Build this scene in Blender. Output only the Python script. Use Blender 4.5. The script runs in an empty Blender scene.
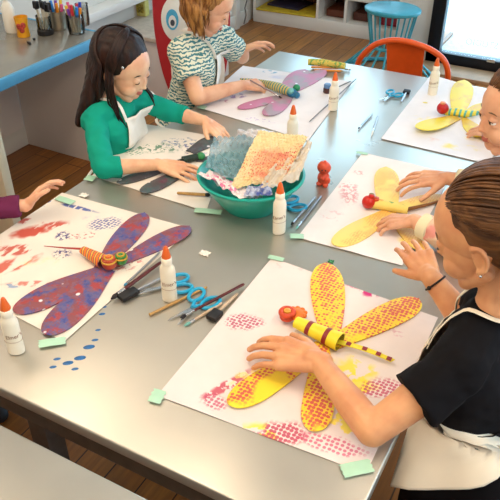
import bpy, bmesh, math, random
from mathutils import Vector, Matrix, noise, Quaternion
from mathutils.bvhtree import BVHTree
random.seed(7)
R = math.radians; PI = math.pi
V = Vector
sc = bpy.context.scene
COL = sc.collection
# ------------------------------------------------------------------ camera model (table-aligned world axes)
F_PX, PITCH, HEAD, CAM_H = 686.0, R(35), R(28.5), 1.72
_fw = V((-math.sin(HEAD)*math.cos(PITCH), math.cos(HEAD)*math.cos(PITCH), -math.sin(PITCH)))
_rt = V((math.cos(HEAD), math.sin(HEAD), 0))
_up = _rt.cross(_fw)
def ray(x, y): return _fw*F_PX + _rt*(x-250) - _up*(y-250)
def at(x, y, z):
    d = ray(x, y); return d*((z-CAM_H)/d.z) + V((0, 0, CAM_H))
def aty(x, y, Y):
    d = ray(x, y); return d*(Y/d.y) + V((0, 0, CAM_H))
def atx(x, y, X):
    d = ray(x, y); return d*(X/d.x) + V((0, 0, CAM_H))
TZ = 0.72
# ------------------------------------------------------------------ materials
def srgb(h):
    if isinstance(h, str):
        c = [int(h[i:i+2], 16)/255 for i in (0, 2, 4)]
    else: c = [v/255 for v in h]
    return tuple((v/12.92 if v <= .04045 else ((v+.055)/1.055)**2.4) for v in c) + (1.0,)
class NT:
    def __init__(s, name):
        s.m = bpy.data.materials.new(name); s.m.use_nodes = True
        s.t = s.m.node_tree; s.b = s.t.nodes['Principled BSDF']; s._obj = None
    def n(s, typ, **kw):
        nd = s.t.nodes.new(typ)
        for k, v in kw.items():
            if hasattr(nd, k) and not k.startswith('i_'): setattr(nd, k, v)
        return nd
    def l(s, a, b): s.t.links.new(a, b)
    def obj(s):
        if not s._obj: s._obj = s.n('ShaderNodeTexCoord').outputs['Object']
        return s._obj
    def noise(s, scale, detail=3, vec=None, rough=.55):
        nd = s.n('ShaderNodeTexNoise'); nd.inputs['Scale'].default_value = scale
        nd.inputs['Detail'].default_value = detail; nd.inputs['Roughness'].default_value = rough
        s.l(vec or s.obj(), nd.inputs['Vector']); return nd.outputs['Fac']
    def vor(s, scale, vec=None, rnd=1.0):
        nd = s.n('ShaderNodeTexVoronoi'); nd.inputs['Scale'].default_value = scale
        nd.inputs['Randomness'].default_value = rnd
        s.l(vec or s.obj(), nd.inputs['Vector']); return nd.outputs['Distance']
    def ramp(s, v, a, b, lo=0., hi=1.):
        nd = s.n('ShaderNodeMapRange'); nd.interpolation_type = 'SMOOTHSTEP'
        s.l(v, nd.inputs['Value'])
        for k, x in zip(('From Min', 'From Max', 'To Min', 'To Max'), (a, b, lo, hi)): nd.inputs[k].default_value = x
        return nd.outputs['Result']
    def math(s, op, a, b=None):
        nd = s.n('ShaderNodeMath'); nd.operation = op
        for i, x in enumerate((a, b)):
            if x is None: continue
            if isinstance(x, (int, float)): nd.inputs[i].default_value = x
            else: s.l(x, nd.inputs[i])
        return nd.outputs[0]
    def mix(s, f, a, b):
        nd = s.n('ShaderNodeMix'); nd.data_type = 'RGBA'
        for sock, x in ((nd.inputs['Factor'], f), (nd.inputs[6], a), (nd.inputs[7], b)):
            if isinstance(x, (int, float, tuple)): sock.default_value = x
            else: s.l(x, sock)
        return nd.outputs[2]
    def mapping(s, scale=(1, 1, 1), loc=(0, 0, 0), rot=(0, 0, 0), vec=None):
        nd = s.n('ShaderNodeMapping'); nd.inputs['Scale'].default_value = scale
        nd.inputs['Location'].default_value = loc; nd.inputs['Rotation'].default_value = rot
        s.l(vec or s.obj(), nd.inputs['Vector']); return nd.outputs[0]
    def bump(s, h, st=.3, dist=.002):
        nd = s.n('ShaderNodeBump'); nd.inputs['Strength'].default_value = st; nd.inputs['Distance'].default_value = dist
        s.l(h, nd.inputs['Height']); s.l(nd.outputs[0], s.b.inputs['Normal'])
    def col(s, c):
        if isinstance(c, tuple): s.b.inputs['Base Color'].default_value = c
        else: s.l(c, s.b.inputs['Base Color'])
    def set(s, **kw):
        for k, v in kw.items(): s.b.inputs[k.replace('_', ' ')].default_value = v
        return s
def plain(name, c, rough=.5, metal=0., var=.10, scale=30, **kw):
    n = NT(name); c = srgb(c) if not (isinstance(c, tuple) and len(c) == 4) else c
    dk = tuple(v*(1-var*2) for v in c[:3])+(1,)
    n.col(n.mix(n.ramp(n.noise(scale), .3, .7), dk, c) if var else c)
    n.set(Roughness=rough, Metallic=metal, **kw); return n.m
def blob_mask(n, cx, cy, rx, ry, ang, pat, scale, thr, edge=.45):
    mp = n.mapping(loc=(-cx, -cy, 0))
    mp = n.mapping(rot=(0, 0, -ang), vec=mp)
    mp = n.mapping(scale=(1/rx, 1/ry, 0), vec=mp)
    ln = n.n('ShaderNodeVectorMath'); ln.operation = 'LENGTH'; n.l(mp, ln.inputs[0])
    r = n.math('ADD', ln.outputs['Value'], n.math('MULTIPLY', n.math('SUBTRACT', n.noise(22, 2), .5), 1.1))
    m = n.ramp(r, 1.0, 1.0-edge)
    if pat == 'dots': p = n.ramp(n.vor(scale, rnd=.35), thr, thr-.12)
    elif pat == 'streak': p = n.ramp(n.noise(scale, 4, n.mapping(scale=(1, .35, 1), rot=(0, 0, ang+.7))), thr, thr+.06)
    elif pat == 'wash': p = n.ramp(n.noise(scale, 3), thr-.1, thr+.2)
    else: p = n.ramp(n.noise(scale, 4), thr, thr+.05)
    return n.math('MULTIPLY', m, p)
def painted(name, base, blobs, rough=.75, fibre=True):
    n = NT(name); c = srgb(base)
    if fibre: c = n.mix(n.ramp(n.noise(9, 4), .3, .7), tuple(v*.93 for v in c[:3])+(1,), c)
    for (cx, cy, rx, ry, ang, colr, pat, scale, thr, amt) in blobs:
        m = n.math('MULTIPLY', blob_mask(n, cx, cy, rx, ry, ang, pat, scale, thr), amt)
        c = n.mix(m, c, srgb(colr))
    n.col(c); n.set(Roughness=rough); n.bump(n.noise(14, 2), .25, .004); return n.m
# ------------------------------------------------------------------ mesh builder
def frame_from(d):
    d = d.normalized(); a = V((0, 0, 1)) if abs(d.z) < .95 else V((1, 0, 0))
    x = a.cross(d).normalized(); return x, d.cross(x).normalized(), d
class MB:
    def __init__(s): s.v = []; s.f = []; s.mi = []; s.cur = 0
    def add(s, vs, fs):
        o = len(s.v); s.v += [V(p) for p in vs]
        for f in fs: s.f.append([i+o for i in f]); s.mi.append(s.cur)
        return s
    def box(s, c, size, rz=0, rot=None):
        c = V(c); h = V(size)/2; M = rot or Matrix.Rotation(rz, 3, 'Z')
        vs = [c + M @ V((sx*h.x, sy*h.y, sz*h.z)) for sz in (-1, 1) for sx, sy in ((-1, -1), (1, -1), (1, 1), (-1, 1))]
        return s.add(vs, [(3, 2, 1, 0), (4, 5, 6, 7), (0, 1, 5, 4), (1, 2, 6, 5), (2, 3, 7, 6), (3, 0, 4, 7)])
    def tube(s, pts, rad, seg=12, flat=1.0, closed=False, up=None, cap=True):
        pts = [V(p) for p in pts]; n = len(pts)
        rad = [rad]*n if isinstance(rad, (int, float)) else rad
        vs = []; px = None
        for i, p in enumerate(pts):
            if closed: d = pts[(i+1) % n]-pts[i-1]
            else: d = pts[min(i+1, n-1)]-pts[max(i-1, 0)]
            if d.length < 1e-9: d = V((0, 0, 1))
            d.normalize()
            if px is None:
                a = up or (V((0, 0, 1)) if abs(d.z) < .9 else V((1, 0, 0)))
                x = (a - d*a.dot(d)).normalized()
            else: x = (px - d*px.dot(d)).normalized()
            px = x; y = d.cross(x)
            for k in range(seg):
                t = 2*PI*k/seg; vs.append(p + (x*math.cos(t)*flat + y*math.sin(t))*rad[i])
        fs = []
        for i in range(n if closed else n-1):
            j = (i+1) % n
            for k in range(seg):
                fs.append((i*seg+k, i*seg+(k+1) % seg, j*seg+(k+1) % seg, j*seg+k))
        if not closed and cap:
            fs.append(tuple(range(seg))[::-1]); fs.append(tuple((n-1)*seg+k for k in range(seg)))
        return s.add(vs, fs)
    def cap(s, a, b, ra, rb=None, seg=20, hemi=5):
        a = V(a); b = V(b); rb = ra if rb is None else rb
        if (b-a).length < 1e-5: b = a + V((0, 0, 1e-4))
        d = (b-a).normalized(); pts = []; rr = []
        for k in range(hemi+1):
            t = PI/2*(1-k/hemi); pts.append(a-d*ra*math.sin(t)); rr.append(max(ra*math.cos(t), ra*.02))
        for k in range(hemi+1):
            t = PI/2*k/hemi; pts.append(b+d*rb*math.sin(t)); rr.append(max(rb*math.cos(t), rb*.02))
        x, y, _ = frame_from(d); vs = []
        for p, r in zip(pts, rr):
            for k in range(seg):
                t = 2*PI*k/seg; vs.append(p+(x*math.cos(t)+y*math.sin(t))*r)
        n = len(pts); fs = [(i*seg+k, i*seg+(k+1) % seg, (i+1)*seg+(k+1) % seg, (i+1)*seg+k) for i in range(n-1) for k in range(seg)]
        fs += [tuple(range(seg))[::-1], tuple((n-1)*seg+k for k in range(seg))]
        return s.add(vs, fs)
    def cone(s, a, b, ra, rb, seg=24): return s.tube([a, V(a).lerp(V(b), .5), b], [ra, (ra+rb)/2, rb], seg)
    def ell(s, c, r, M=None, seg=24, rings=14):
        c = V(c); r = V(r) if not isinstance(r, (int, float)) else V((r, r, r)); M = M or Matrix.Identity(3); vs = []
        for i in range(1, rings):
            t = PI*i/rings
            for k in range(seg):
                p = 2*PI*k/seg; vs.append(c + M @ V((r.x*math.sin(t)*math.cos(p), r.y*math.sin(t)*math.sin(p), -r.z*math.cos(t))))
        n = len(vs); vs += [c + M @ V((0, 0, -r.z)), c + M @ V((0, 0, r.z))]
        fs = [(i*seg+k, i*seg+(k+1) % seg, (i+1)*seg+(k+1) % seg, (i+1)*seg+k) for i in range(rings-2) for k in range(seg)]
        fs += [(n, (k+1) % seg, k) for k in range(seg)] + [(n+1, (rings-2)*seg+k, (rings-2)*seg+(k+1) % seg) for k in range(seg)]
        return s.add(vs, fs)
    def lathe(s, c, prof, seg=32, M=None, sx=1., sy=1., close=True):
        c = V(c); M = M or Matrix.Identity(3); vs = []
        for r, z in prof:
            for k in range(seg):
                t = 2*PI*k/seg; vs.append(c + M @ V((r*math.cos(t)*sx, r*math.sin(t)*sy, z)))
        n = len(prof); fs = [(i*seg+k, i*seg+(k+1) % seg, (i+1)*seg+(k+1) % seg, (i+1)*seg+k) for i in range(n-1) for k in range(seg)]
        if close:
            fs += [tuple(range(seg))[::-1], tuple((n-1)*seg+k for k in range(seg))]
        return s.add(vs, fs)
    def prism(s, outline, n, th):
        """outline: list of world points (planar, ordered); extruded by th along n"""
        n = V(n).normalized(); k = len(outline); vs = [V(p) for p in outline]+[V(p)+n*th for p in outline]
        return s.add(vs, [tuple(range(k))[::-1], tuple(range(k, 2*k))] + [(i, (i+1) % k, k+(i+1) % k, k+i) for i in range(k)])
    def grid(s, fn, nu, nv, th=0., closed=False):
        P = [[V(fn(i/nu, j/nv)) for j in range(nv+1)] for i in range(nu+1)]
        w = nv+1; vs = [p for r in P for p in r]
        fs = [(i*w+j, (i+1)*w+j, (i+1)*w+j+1, i*w+j+1) for i in range(nu) for j in range(nv)]
        if th:
            N = []
            for i in range(nu+1):
                for j in range(nv+1):
                    a = P[min(i+1, nu)][j]-P[max(i-1, 0)][j]; b = P[i][min(j+1, nv)]-P[i][max(j-1, 0)]
                    c = a.cross(b); N.append(c.normalized() if c.length > 1e-12 else V((0, 0, 1)))
            o = len(vs); vs = vs+[p-n*th for p, n in zip(vs, N)]
            fs = fs+[tuple(x+o for x in reversed(f)) for f in fs]
            rim = [i*w for i in range(nu+1)]+[nu*w+j for j in range(1, w)]+[i*w+nv for i in range(nu-1, -1, -1)]+[j for j in range(nv-1, 0, -1)]
            for a, b in zip(rim, rim[1:]+rim[:1]): fs.append((b, a, a+o, b+o))
        return s.add(vs, fs)
    def mesh(s, name):
        me = bpy.data.meshes.new(name); me.from_pydata([tuple(v) for v in s.v], [], s.f); me.update()
        return me
def link_obj(name, me, root=None, label=None, cat=None, group=None, kind=None, origin=None, smooth=True, fixn=True):
    if root is not None:
        r = root
        while r.parent: r = r.parent
        org = r.location.copy()
    elif origin is not None: org = V(origin)
    else:
        xs = [v.co for v in me.vertices]
        lo = V([min(c[i] for c in xs) for i in range(3)]); hi = V([max(c[i] for c in xs) for i in range(3)])
        org = V(((lo.x+hi.x)/2, (lo.y+hi.y)/2, lo.z))
    me.transform(Matrix.Translation(-org))
    if fixn:
        bm = bmesh.new(); bm.from_mesh(me); bmesh.ops.recalc_face_normals(bm, faces=bm.faces); bm.to_mesh(me); bm.free()
    if smooth: me.polygons.foreach_set('use_smooth', [True]*len(me.polygons))
    o = bpy.data.objects.new(name, me); COL.objects.link(o)
    if root is not None: o.parent = root
    else: o.location = org
    if label: o['label'] = label
    if cat: o['category'] = cat
    if group: o['group'] = group
    if kind: o['kind'] = kind
    return o
def obj(name, mb, mat, root=None, bevel=0., seg=2, smooth=None, **kw):
    me = mb.mesh(name)
    for m in (mat if isinstance(mat, list) else [mat]): me.materials.append(m)
    me.polygons.foreach_set('material_index', mb.mi)
    if bevel:
        bm = bmesh.new(); bm.from_mesh(me); bmesh.ops.recalc_face_normals(bm, faces=bm.faces)
        es = [e for e in bm.edges if len(e.link_faces) == 2 and e.calc_face_angle(0) > R(35)]
        bmesh.ops.bevel(bm, geom=es, offset=bevel, segments=seg, affect='EDGES', profile=.5); bm.to_mesh(me); bm.free()
    o = link_obj(name, me, root, smooth=True, **kw)
    if smooth is not False:
        try: me.set_sharp_from_angle(angle=R(40))
        except Exception: pass
    return o
def thing(name, loc, label, cat, group=None):
    o = bpy.data.objects.new(name, None); COL.objects.link(o); o.location = loc; o.empty_display_size = .05
    o['label'] = label; o['category'] = cat
    if group: o['group'] = group
    return o
def struct(name, mb, mat, **kw):
    o = obj(name, mb, mat, origin=(0, 0, 0), **kw); o['kind'] = 'structure'; return o
def remesh(mb, voxel, smooth=2, fac=.5, name='m'):
    me = mb.mesh(name); bm = bmesh.new(); bm.from_mesh(me)
    bmesh.ops.recalc_face_normals(bm, faces=bm.faces); bm.to_mesh(me); bm.free()
    o = bpy.data.objects.new('tmp', me); COL.objects.link(o)
    md = o.modifiers.new('r', 'REMESH'); md.mode = 'VOXEL'; md.voxel_size = voxel; md.adaptivity = 0
    if smooth:
        s = o.modifiers.new('s', 'SMOOTH'); s.iterations = smooth; s.factor = fac
    dg = bpy.context.evaluated_depsgraph_get(); out = bpy.data.meshes.new_from_object(o.evaluated_get(dg))
    bpy.data.objects.remove(o); bpy.data.meshes.remove(me); out.name = name
    return out
# ------------------------------------------------------------------ shared materials
def skin_mat(name, c, c2):
    n = NT(name); a = srgb(c); b = srgb(c2)
    n.col(n.mix(n.ramp(n.noise(18, 3), .35, .7), a, b)); n.set(Roughness=.48)
    n.b.inputs['Subsurface Weight'].default_value = .12; n.b.inputs['Subsurface Radius'].default_value = (.01, .004, .002)
    n.bump(n.noise(420, 2), .12, .0006); return n.m
def hair_mat(name, c1, c2, sc_=(90, 90, 6)):
    n = NT(name); mp = n.mapping(scale=sc_)
    nz = n.noise(1.2, 4, mp); n.col(n.mix(n.ramp(nz, .35, .65), srgb(c1), srgb(c2))); n.set(Roughness=.5)
    n.b.inputs['Specular IOR Level'].default_value = .3; n.bump(nz, .6, .003); return n.m
def cloth_mat(name, c, var=.12, rough=.9):
    n = NT(name); k = srgb(c); n.col(n.mix(n.ramp(n.noise(7, 3), .3, .7), tuple(v*(1-var) for v in k[:3])+(1,), k))
    n.set(Roughness=rough); n.b.inputs['Specular IOR Level'].default_value = .2
    n.bump(n.noise(600, 2), .2, .0008); return n.m
M = {}
M['white_plastic'] = plain('white_plastic', 'efe8da', .35, var=.02)
M['orange_plastic'] = plain('orange_cap', 'e2641c', .4, var=.03)
M['black'] = plain('black_rubber', '141216', .6, var=.1)
M['steel_bright'] = plain('ferrule_steel', 'c9ccd0', .25, .9, var=.05)
M['blue_plastic'] = plain('blue_plastic', '21a6d2', .35, var=.05)
M['tape'] = plain('mint_tape', 'b2dcc0', .6, var=.04)
M['wood'] = plain('raw_wood', 'c79a58', .55, var=.15, scale=60)
M['darkred'] = plain('dark_red_lacquer', '5a1c1c', .3, var=.1)
M['apron'] = cloth_mat('cream_canvas', 'f0e4cf', .08)
M['apronw'] = cloth_mat('white_canvas', 'f1ebe2', .06)
M['white_paint'] = plain('white_paint', 'e9e4dc', .5, var=.02, scale=5)
M['lip'] = plain('lip', 'c0695c', .4, var=.05)
M['eye'] = plain('eye_white', 'eeeae4', .2, var=0)
M['iris'] = plain('iris', '3a2416', .15, var=0)
# ================================================================== ROOM
# floor: boards running along Y
n = NT('floor_boards'); mp = n.mapping(rot=(0, 0, PI/2))
br = n.n('ShaderNodeTexBrick'); n.l(mp, br.inputs['Vector'])
br.inputs['Scale'].default_value = 1.0; br.inputs['Brick Width'].default_value = 1.6; br.inputs['Row Height'].default_value = .11
br.inputs['Mortar Size'].default_value = .0025; br.inputs['Color1'].default_value = srgb('b87431'); br.inputs['Color2'].default_value = srgb('92561f')
br.inputs['Mortar'].default_value = srgb('2a160a'); br.inputs['Bias'].default_value = -.1
gr = n.noise(3.5, 5, n.mapping(scale=(14, 1.2, 1)))
n.col(n.mix(n.ramp(gr, .35, .7), n.mix(.45, br.outputs['Color'], srgb('5a381a')), br.outputs['Color'])); n.set(Roughness=.38)
n.bump(br.outputs['Fac'], .3, -.002) if False else None
M['floor'] = n.m
M['wall'] = plain('wall_paint', 'ddd6cc', .8, var=.02, scale=3)
M['wallgrey'] = plain('grey_pink_panel', 'e6dcd6', .7, var=.02, scale=3)
M['ceil'] = plain('ceiling_paint', 'efeae0', .9, var=.01, scale=3)
DX0, DX1, DY = -1.19, 1.55, 4.85
X0, X1, Y0, Y1, ZC = -2.78, 2.6, -2.2, 5.5, 2.9
struct('floor', MB().box(((X0+X1)/2, (Y0+4.9)/2, -.03), (X1-X0+.2, 4.9-Y0, .06)).box(((X0-.1+DX0)/2, 5.25, -.03), (DX0-X0+.1, .7, .06)), M['floor'])
struct('ceiling', MB().box(((X0+X1)/2, (Y0+Y1)/2, ZC+.03), (X1-X0+.2, Y1-Y0+.2, .06)), M['ceil'])
struct('wall_left', MB().box((X0-.05, (Y0+Y1)/2, ZC/2), (.1, Y1-Y0, ZC)), M['wall'])
wr0 = MB()
for ya, yb, za, zb in ((Y0, -.4, 0, ZC), (2.8, Y1, 0, ZC), (-.4, 2.8, 0, .85), (-.4, 2.8, 2.35, ZC)): wr0.box((X1+.05, (ya+yb)/2, (za+zb)/2), (.1, yb-ya, zb-za))
struct('wall_right', wr0, M['wall'])
struct('wall_back', MB().box(((X0+X1)/2, Y0-.05, ZC/2), (X1-X0, .1, ZC)), M['wall'])
wf = MB()
for xa, xb, za, zb in ((X0-.1, -2.7, 0, ZC), (-1.5, DX0-.18, 0, ZC), (-2.7, -1.5, 0, .9), (-2.7, -1.5, 2.75, ZC)): wf.box(((xa+xb)/2, Y1+.05, (za+zb)/2), (xb-xa, .1, zb-za))
struct('wall_far', wf, M['wall'])
w = MB().box((DX0-.125, DY+.05, ZC/2), (.25, .1, ZC)).box((DX0-.21, (DY+Y1)/2+.1, ZC/2), (.08, Y1-DY, ZC))
w.box((DX1+(X1-DX1)/2, DY+.1, ZC/2), (X1-DX1, .2, ZC)).box(((DX0+DX1)/2, DY+.05, 2.81), (DX1-DX0, .1, .18))
struct('wall_front', w, M['wall'])
M['frame'] = plain('black_frame', '101018', .35, .2, var=.05)
# glazed shopfront door
d = MB(); zt = 2.72
for xx in (DX0+.045, .2, DX1-.045): d.box((xx, DY, zt/2+.0), (.09, .08, zt))
d.box(((DX0+DX1)/2, DY, .045), (DX1-DX0, .08, .09)); d.box(((DX0+DX1)/2, DY, zt-.045), (DX1-DX0, .08, .09))
door = struct('door_1', d, M['frame'], bevel=.004)
n = NT('clear_glass'); g = n.n('ShaderNodeBsdfGlossy'); g.inputs['Roughness'].default_value = .02
tr = n.n('ShaderNodeBsdfTransparent'); tr.inputs['Color'].default_value = (.93, .97, .98, 1); mx = n.n('ShaderNodeMixShader'); mx.inputs[0].default_value = .06
n.l(tr.outputs[0], mx.inputs[1]); n.l(g.outputs[0], mx.inputs[2]); n.l(mx.outputs[0], n.t.nodes['Material Output'].inputs[0]); M['glass'] = n.m
wd = MB()
for xx in (-2.68, -2.1, -1.52): wd.box((xx, Y1+.03, 1.825), (.04, .05, 1.85))
for zz in (.92, 2.73): wd.box((-2.1, Y1+.03, zz), (1.2, .05, .04))
win = struct('added_window_1', wd, M['white_paint'], bevel=.003)  # unseen window, added so the far tabletop reflects bluish daylight
wd2 = MB()
for yy in (-.37, .67, 1.73, 2.77): wd2.box((X1+.05, yy, 1.6), (.05, .05, 1.5))
for zz in (.875, 2.325): wd2.box((X1+.05, 1.2, zz), (.05, 3.2, .05))
win2 = struct('added_window_2', wd2, M['white_paint'], bevel=.003)  # unseen window, added as daylight on the left walls and faces
obj('pane', MB().box((-2.1, Y1+.03, 1.825), (1.14, .006, 1.78)), M['glass'], win)
obj('pane', MB().box((X1+.05, 1.2, 1.6), (.006, 3.1, 1.4)), M['glass'], win2)
for a, b in ((DX0+.09, .155), (.245, DX1-.09)):
    obj('pane', MB().box(((a+b)/2, DY, (zt)/2), (b-a, .008, zt-.18)), M['glass'], door)
# lettering painted on the glass, read from the street (so mirrored from inside)
def text_mesh(txt, size, ext=.0008):
    cu = bpy.data.curves.new('t', 'FONT'); cu.body = txt; cu.size = size; cu.extrude = ext; cu.align_x = 'CENTER'; cu.resolution_u = 3
    o = bpy.data.objects.new('t', cu); COL.objects.link(o)
    me = bpy.data.meshes.new_from_object(o.evaluated_get(bpy.context.evaluated_depsgraph_get()))
    bpy.data.objects.remove(o); bpy.data.curves.remove(cu); return me
M['decal'] = plain('pale_grey_vinyl', 'd5e2e4', .6, var=0, Alpha=.32)
me = text_mesh('ARTIST STUDIO', .062); me.materials.append(M['decal'])
me.transform(Matrix.Translation((-.72, DY-.006, .165)) @ Matrix.Rotation(PI, 4, 'Z') @ Matrix.Rotation(PI/2, 4, 'X') if False else Matrix.Translation((-.72, DY-.006, .165)) @ Matrix.Diagonal((-1, 1, 1, 1)) @ Matrix.Rotation(PI/2, 4, 'X'))
link_obj('lettering', me, door, smooth=False)
plq = aty(491, 61, DY-.045)
obj('plate', MB().box(plq, (.055, .006, .022)), M['steel_bright'], door, bevel=.001)
struct('trim_1', MB().box(((DX0+DX1)/2, DY-.16, .012), (DX1-DX0, .22, .024)), plain('oak_threshold', 'b38a66', .5, scale=12), bevel=.004)
# pavement outside
struct('ground', MB().box((.3, 9.0, -.05), (12, 8.1, .06)), plain('pavement', 'dfe4e6', .9))
# baseboards
for nm, c, s_ in (('baseboard_left', (X0+.012, 1.35, .055), (.024, 2.3, .11)), ('baseboard_far', (X0+.012, 4.5, .055), (.024, 1.1, .11))):
    struct(nm, MB().box(c, s_), M['white_paint'], bevel=.004)
# ceiling lamps
n = NT('lamp_diffuser'); n.b.inputs['Emission Color'].default_value = (1, .78, .52, 1); n.b.inputs['Emission Strength'].default_value = 5.0
M['lamp'] = n.m
LAMPS = [(-2.0, .9), (-.9, .6), (.5, 1.0), (1.6, 2.6), (.9, -.9), (-.9, -1.2)]
for i, (lx, ly) in enumerate(LAMPS):
    t = thing('ceiling_light', (lx, ly, ZC), 'rectangular warm ceiling light above the work tables', 'light', 'ceiling lights of the studio')
    obj('housing', MB().box((lx, ly, ZC-.03), (.34, 1.24, .06)), M['white_paint'], t, bevel=.004)
    obj('diffuser', MB().box((lx, ly, ZC-.065), (.30, 1.2, .012)), M['lamp'], t)
# ------------------------------------------------------------------ steel tables
n = NT('brushed_steel'); mp = n.mapping(scale=(1, 8, 1))
a = n.noise(2.0, 4, mp); b_ = n.noise(2.2, 4)
n.col(n.mix(n.ramp(b_, .3, .7), srgb('b4afa4'), srgb('c4bfb4'))); n.set(Metallic=.68)
rr = n.math('ADD', n.ramp(b_, .25, .75, .24, .36), n.math('MULTIPLY', a, .05)); n.l(rr, n.b.inputs['Roughness'])
M['steel'] = n.m
M['steeldark'] = plain('table_frame_steel', '6d6862', .4, .6, var=.1)
def table(name, x0, x1, y0, y1, label, legs):
    t = thing(name, ((x0+x1)/2, (y0+y1)/2, 0), label, 'table')
    obj('tabletop', MB().box(((x0+x1)/2, (y0+y1)/2, TZ-.014), (x1-x0, y1-y0, .028)), M['steel'], t, bevel=.004, seg=3)
    a = MB(); e = .025
    for c, s_ in ((((x0+x1)/2, y0+e, TZ-.058), (x1-x0-.05, .02, .06)), (((x0+x1)/2, y1-e, TZ-.058), (x1-x0-.05, .02, .06)),
                  ((x0+e, (y0+y1)/2, TZ-.058), (.02, y1-y0-.05, .06)), ((x1-e, (y0+y1)/2, TZ-.058), (.02, y1-y0-.05, .06))): a.box(c, s_)
    obj('apron_frame', a, M['steeldark'], t)
    for lx, ly in legs: obj('leg', MB().box((lx, ly, (TZ-.03)/2), (.05, .05, TZ-.03)), M['steeldark'], t, bevel=.006)
    return t
TX0, TX1, TY0, TY1 = -1.29, -.162, .602, 2.64
table('work_table', TX0, TX1, TY0, TY1, 'long stainless steel work table covered with paper sheets and winged crafts', [(TX0+.05, TY0+.06), (-.86, TY0+.06), (TX1-.06, TY0+.06), (TX0+.05, TY1-.06), (TX1-.06, TY1-.06)])
table('side_table', -1.75, .15, -.45, .535, 'empty steel table in the near left corner, nothing on it', [(-1.69, .47), (.08, .47), (-1.69, -.38), (.08, -.38)])
# ------------------------------------------------------------------ counter along the left wall
M['blue_edge'] = plain('sky_blue_edge', '4f9cc4', .4, var=.03)
n = NT('counter_laminate'); n.col(n.mix(n.ramp(n.noise(5, 4), .3, .7), srgb('8f887c'), srgb('9d968a'))); n.set(Roughness=.22, Metallic=.35); M['ctop'] = n.m
CY0, CY1, CX = .9, 2.47, -2.115
t = thing('counter', (-2.45, 1.7, 0), 'low grey counter with a sky blue front edge along the left wall', 'counter')
obj('worktop', MB().box(((X0+CX)/2+.002, (CY0+CY1)/2, TZ-.02), (CX-X0-.004, CY1-CY0, .04)), M['ctop'], t, bevel=.003)
eb = MB().box((CX+.008, (CY0+CY1)/2, TZ-.022), (.016, CY1-CY0+.016, .046)).box(((X0+CX)/2+.002, CY1+.008, TZ-.022), (CX-X0-.006, .016, .046))
obj('edge_band', eb, M['blue_edge'], t, bevel=.003)
obj('support_panel', MB().box((-2.46, CY1+.05-.03, (TZ-.04)/2), (.60, .03, TZ-.042)), M['wallgrey'], t, bevel=.002)
obj('back_panel', MB().box((X0+.018, (CY0+CY1)/2, .36), (.012, CY1-CY0, .55)), M['wallgrey'], t)
pp = at(18, 236, 0)
obj('support_panel', MB().box((-2.25, 1.735, (TZ-.044)/2), (.30, .045, TZ-.044)), plain('cream_panel', 'e2d8bd', .6, var=.02), t, bevel=.003)
# objects on the counter
def jar(name, px, py, r, h, label, cat, mat, group=None):
    c = at(px, py, TZ); t = thing(name, c, label, cat, group)
    obj('body', MB().lathe(c, [(r*.85, 0), (r*.92, .004), (r, h*.3), (r, h*.96), (r*1.03, h), (r*.95, h), (r*.93, h*.3), (r*.8, .006)], 28), mat, t)
    return t, c
n = NT('jar_glass'); g = n.n('ShaderNodeBsdfGlossy'); g.inputs['Roughness'].default_value = .05
tr = n.n('ShaderNodeBsdfTransparent'); tr.inputs['Color'].default_value = (.86, .86, .84, 1); mx = n.n('ShaderNodeMixShader')
fr = n.n('ShaderNodeFresnel'); fr.inputs[0].default_value = 1.45; n.l(n.math('ADD', fr.outputs[0], .05), mx.inputs[0])
n.l(tr.outputs[0], mx.inputs[1]); n.l(g.outputs[0], mx.inputs[2]); n.l(mx.outputs[0], n.t.nodes['Material Output'].inputs[0]); M['jar'] = n.m
# yellow cup
c = at(24, 36, TZ); t = thing('yellow_tumbler', c, 'yellow orange tumbler with red and white stickers on the counter', 'cup')
obj('body', MB().lathe(c, [(.028, 0), (.030, .004), (.026, .04), (.031, .088), (.029, .088), (.024, .04), (.026, .008)], 28), plain('amber_plastic', 'f0a51e', .3), t)
st = MB()
for a_, z_ in ((-.9, .035), (-1.3, .05), (-.6, .055)): st.ell(c+V((math.cos(a_)*.029, math.sin(a_)*.029, z_)), (.003, .012, .014), Matrix.Rotation(a_, 3, 'Z'), 12, 8)
obj('sticker', st, plain('sticker_red', 'd8493c', .5, scale=200, var=.4), t)
# jar of black foam brushes
t, c = jar('brush_jar', 46, 34, .034, .085, 'clear jar on a black base on the counter', 'jar', M['jar'])
obj('base', MB().lathe(c, [(.036, .0), (.038, .006), (.037, .022), (.034, .024)], 28), M['black'], t)
for k in range(7):
    a_ = k*2.4; o_ = V((math.cos(a_), math.sin(a_), 0)); p0 = c+o_*.012+V((0, 0, .026)); p1 = c+o_*.03+V((0, 0, .105+.008*(k % 3)))
    t = thing('foam_brush', p0, 'black foam brush standing head up in the clear jar', 'brush', 'foam brushes in the counter jar')
    obj('handle', MB().tube([p0, p1], .0035, 8), plain('pale_handle', 'cfc4ae', .5, var=.03) if k == 0 else bpy.data.materials['pale_handle'], t)
    obj('foam_head', MB().box(p1+V((0, 0, .016)), (.026, .012, .034), a_), M['black'], t, bevel=.004)
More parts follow.
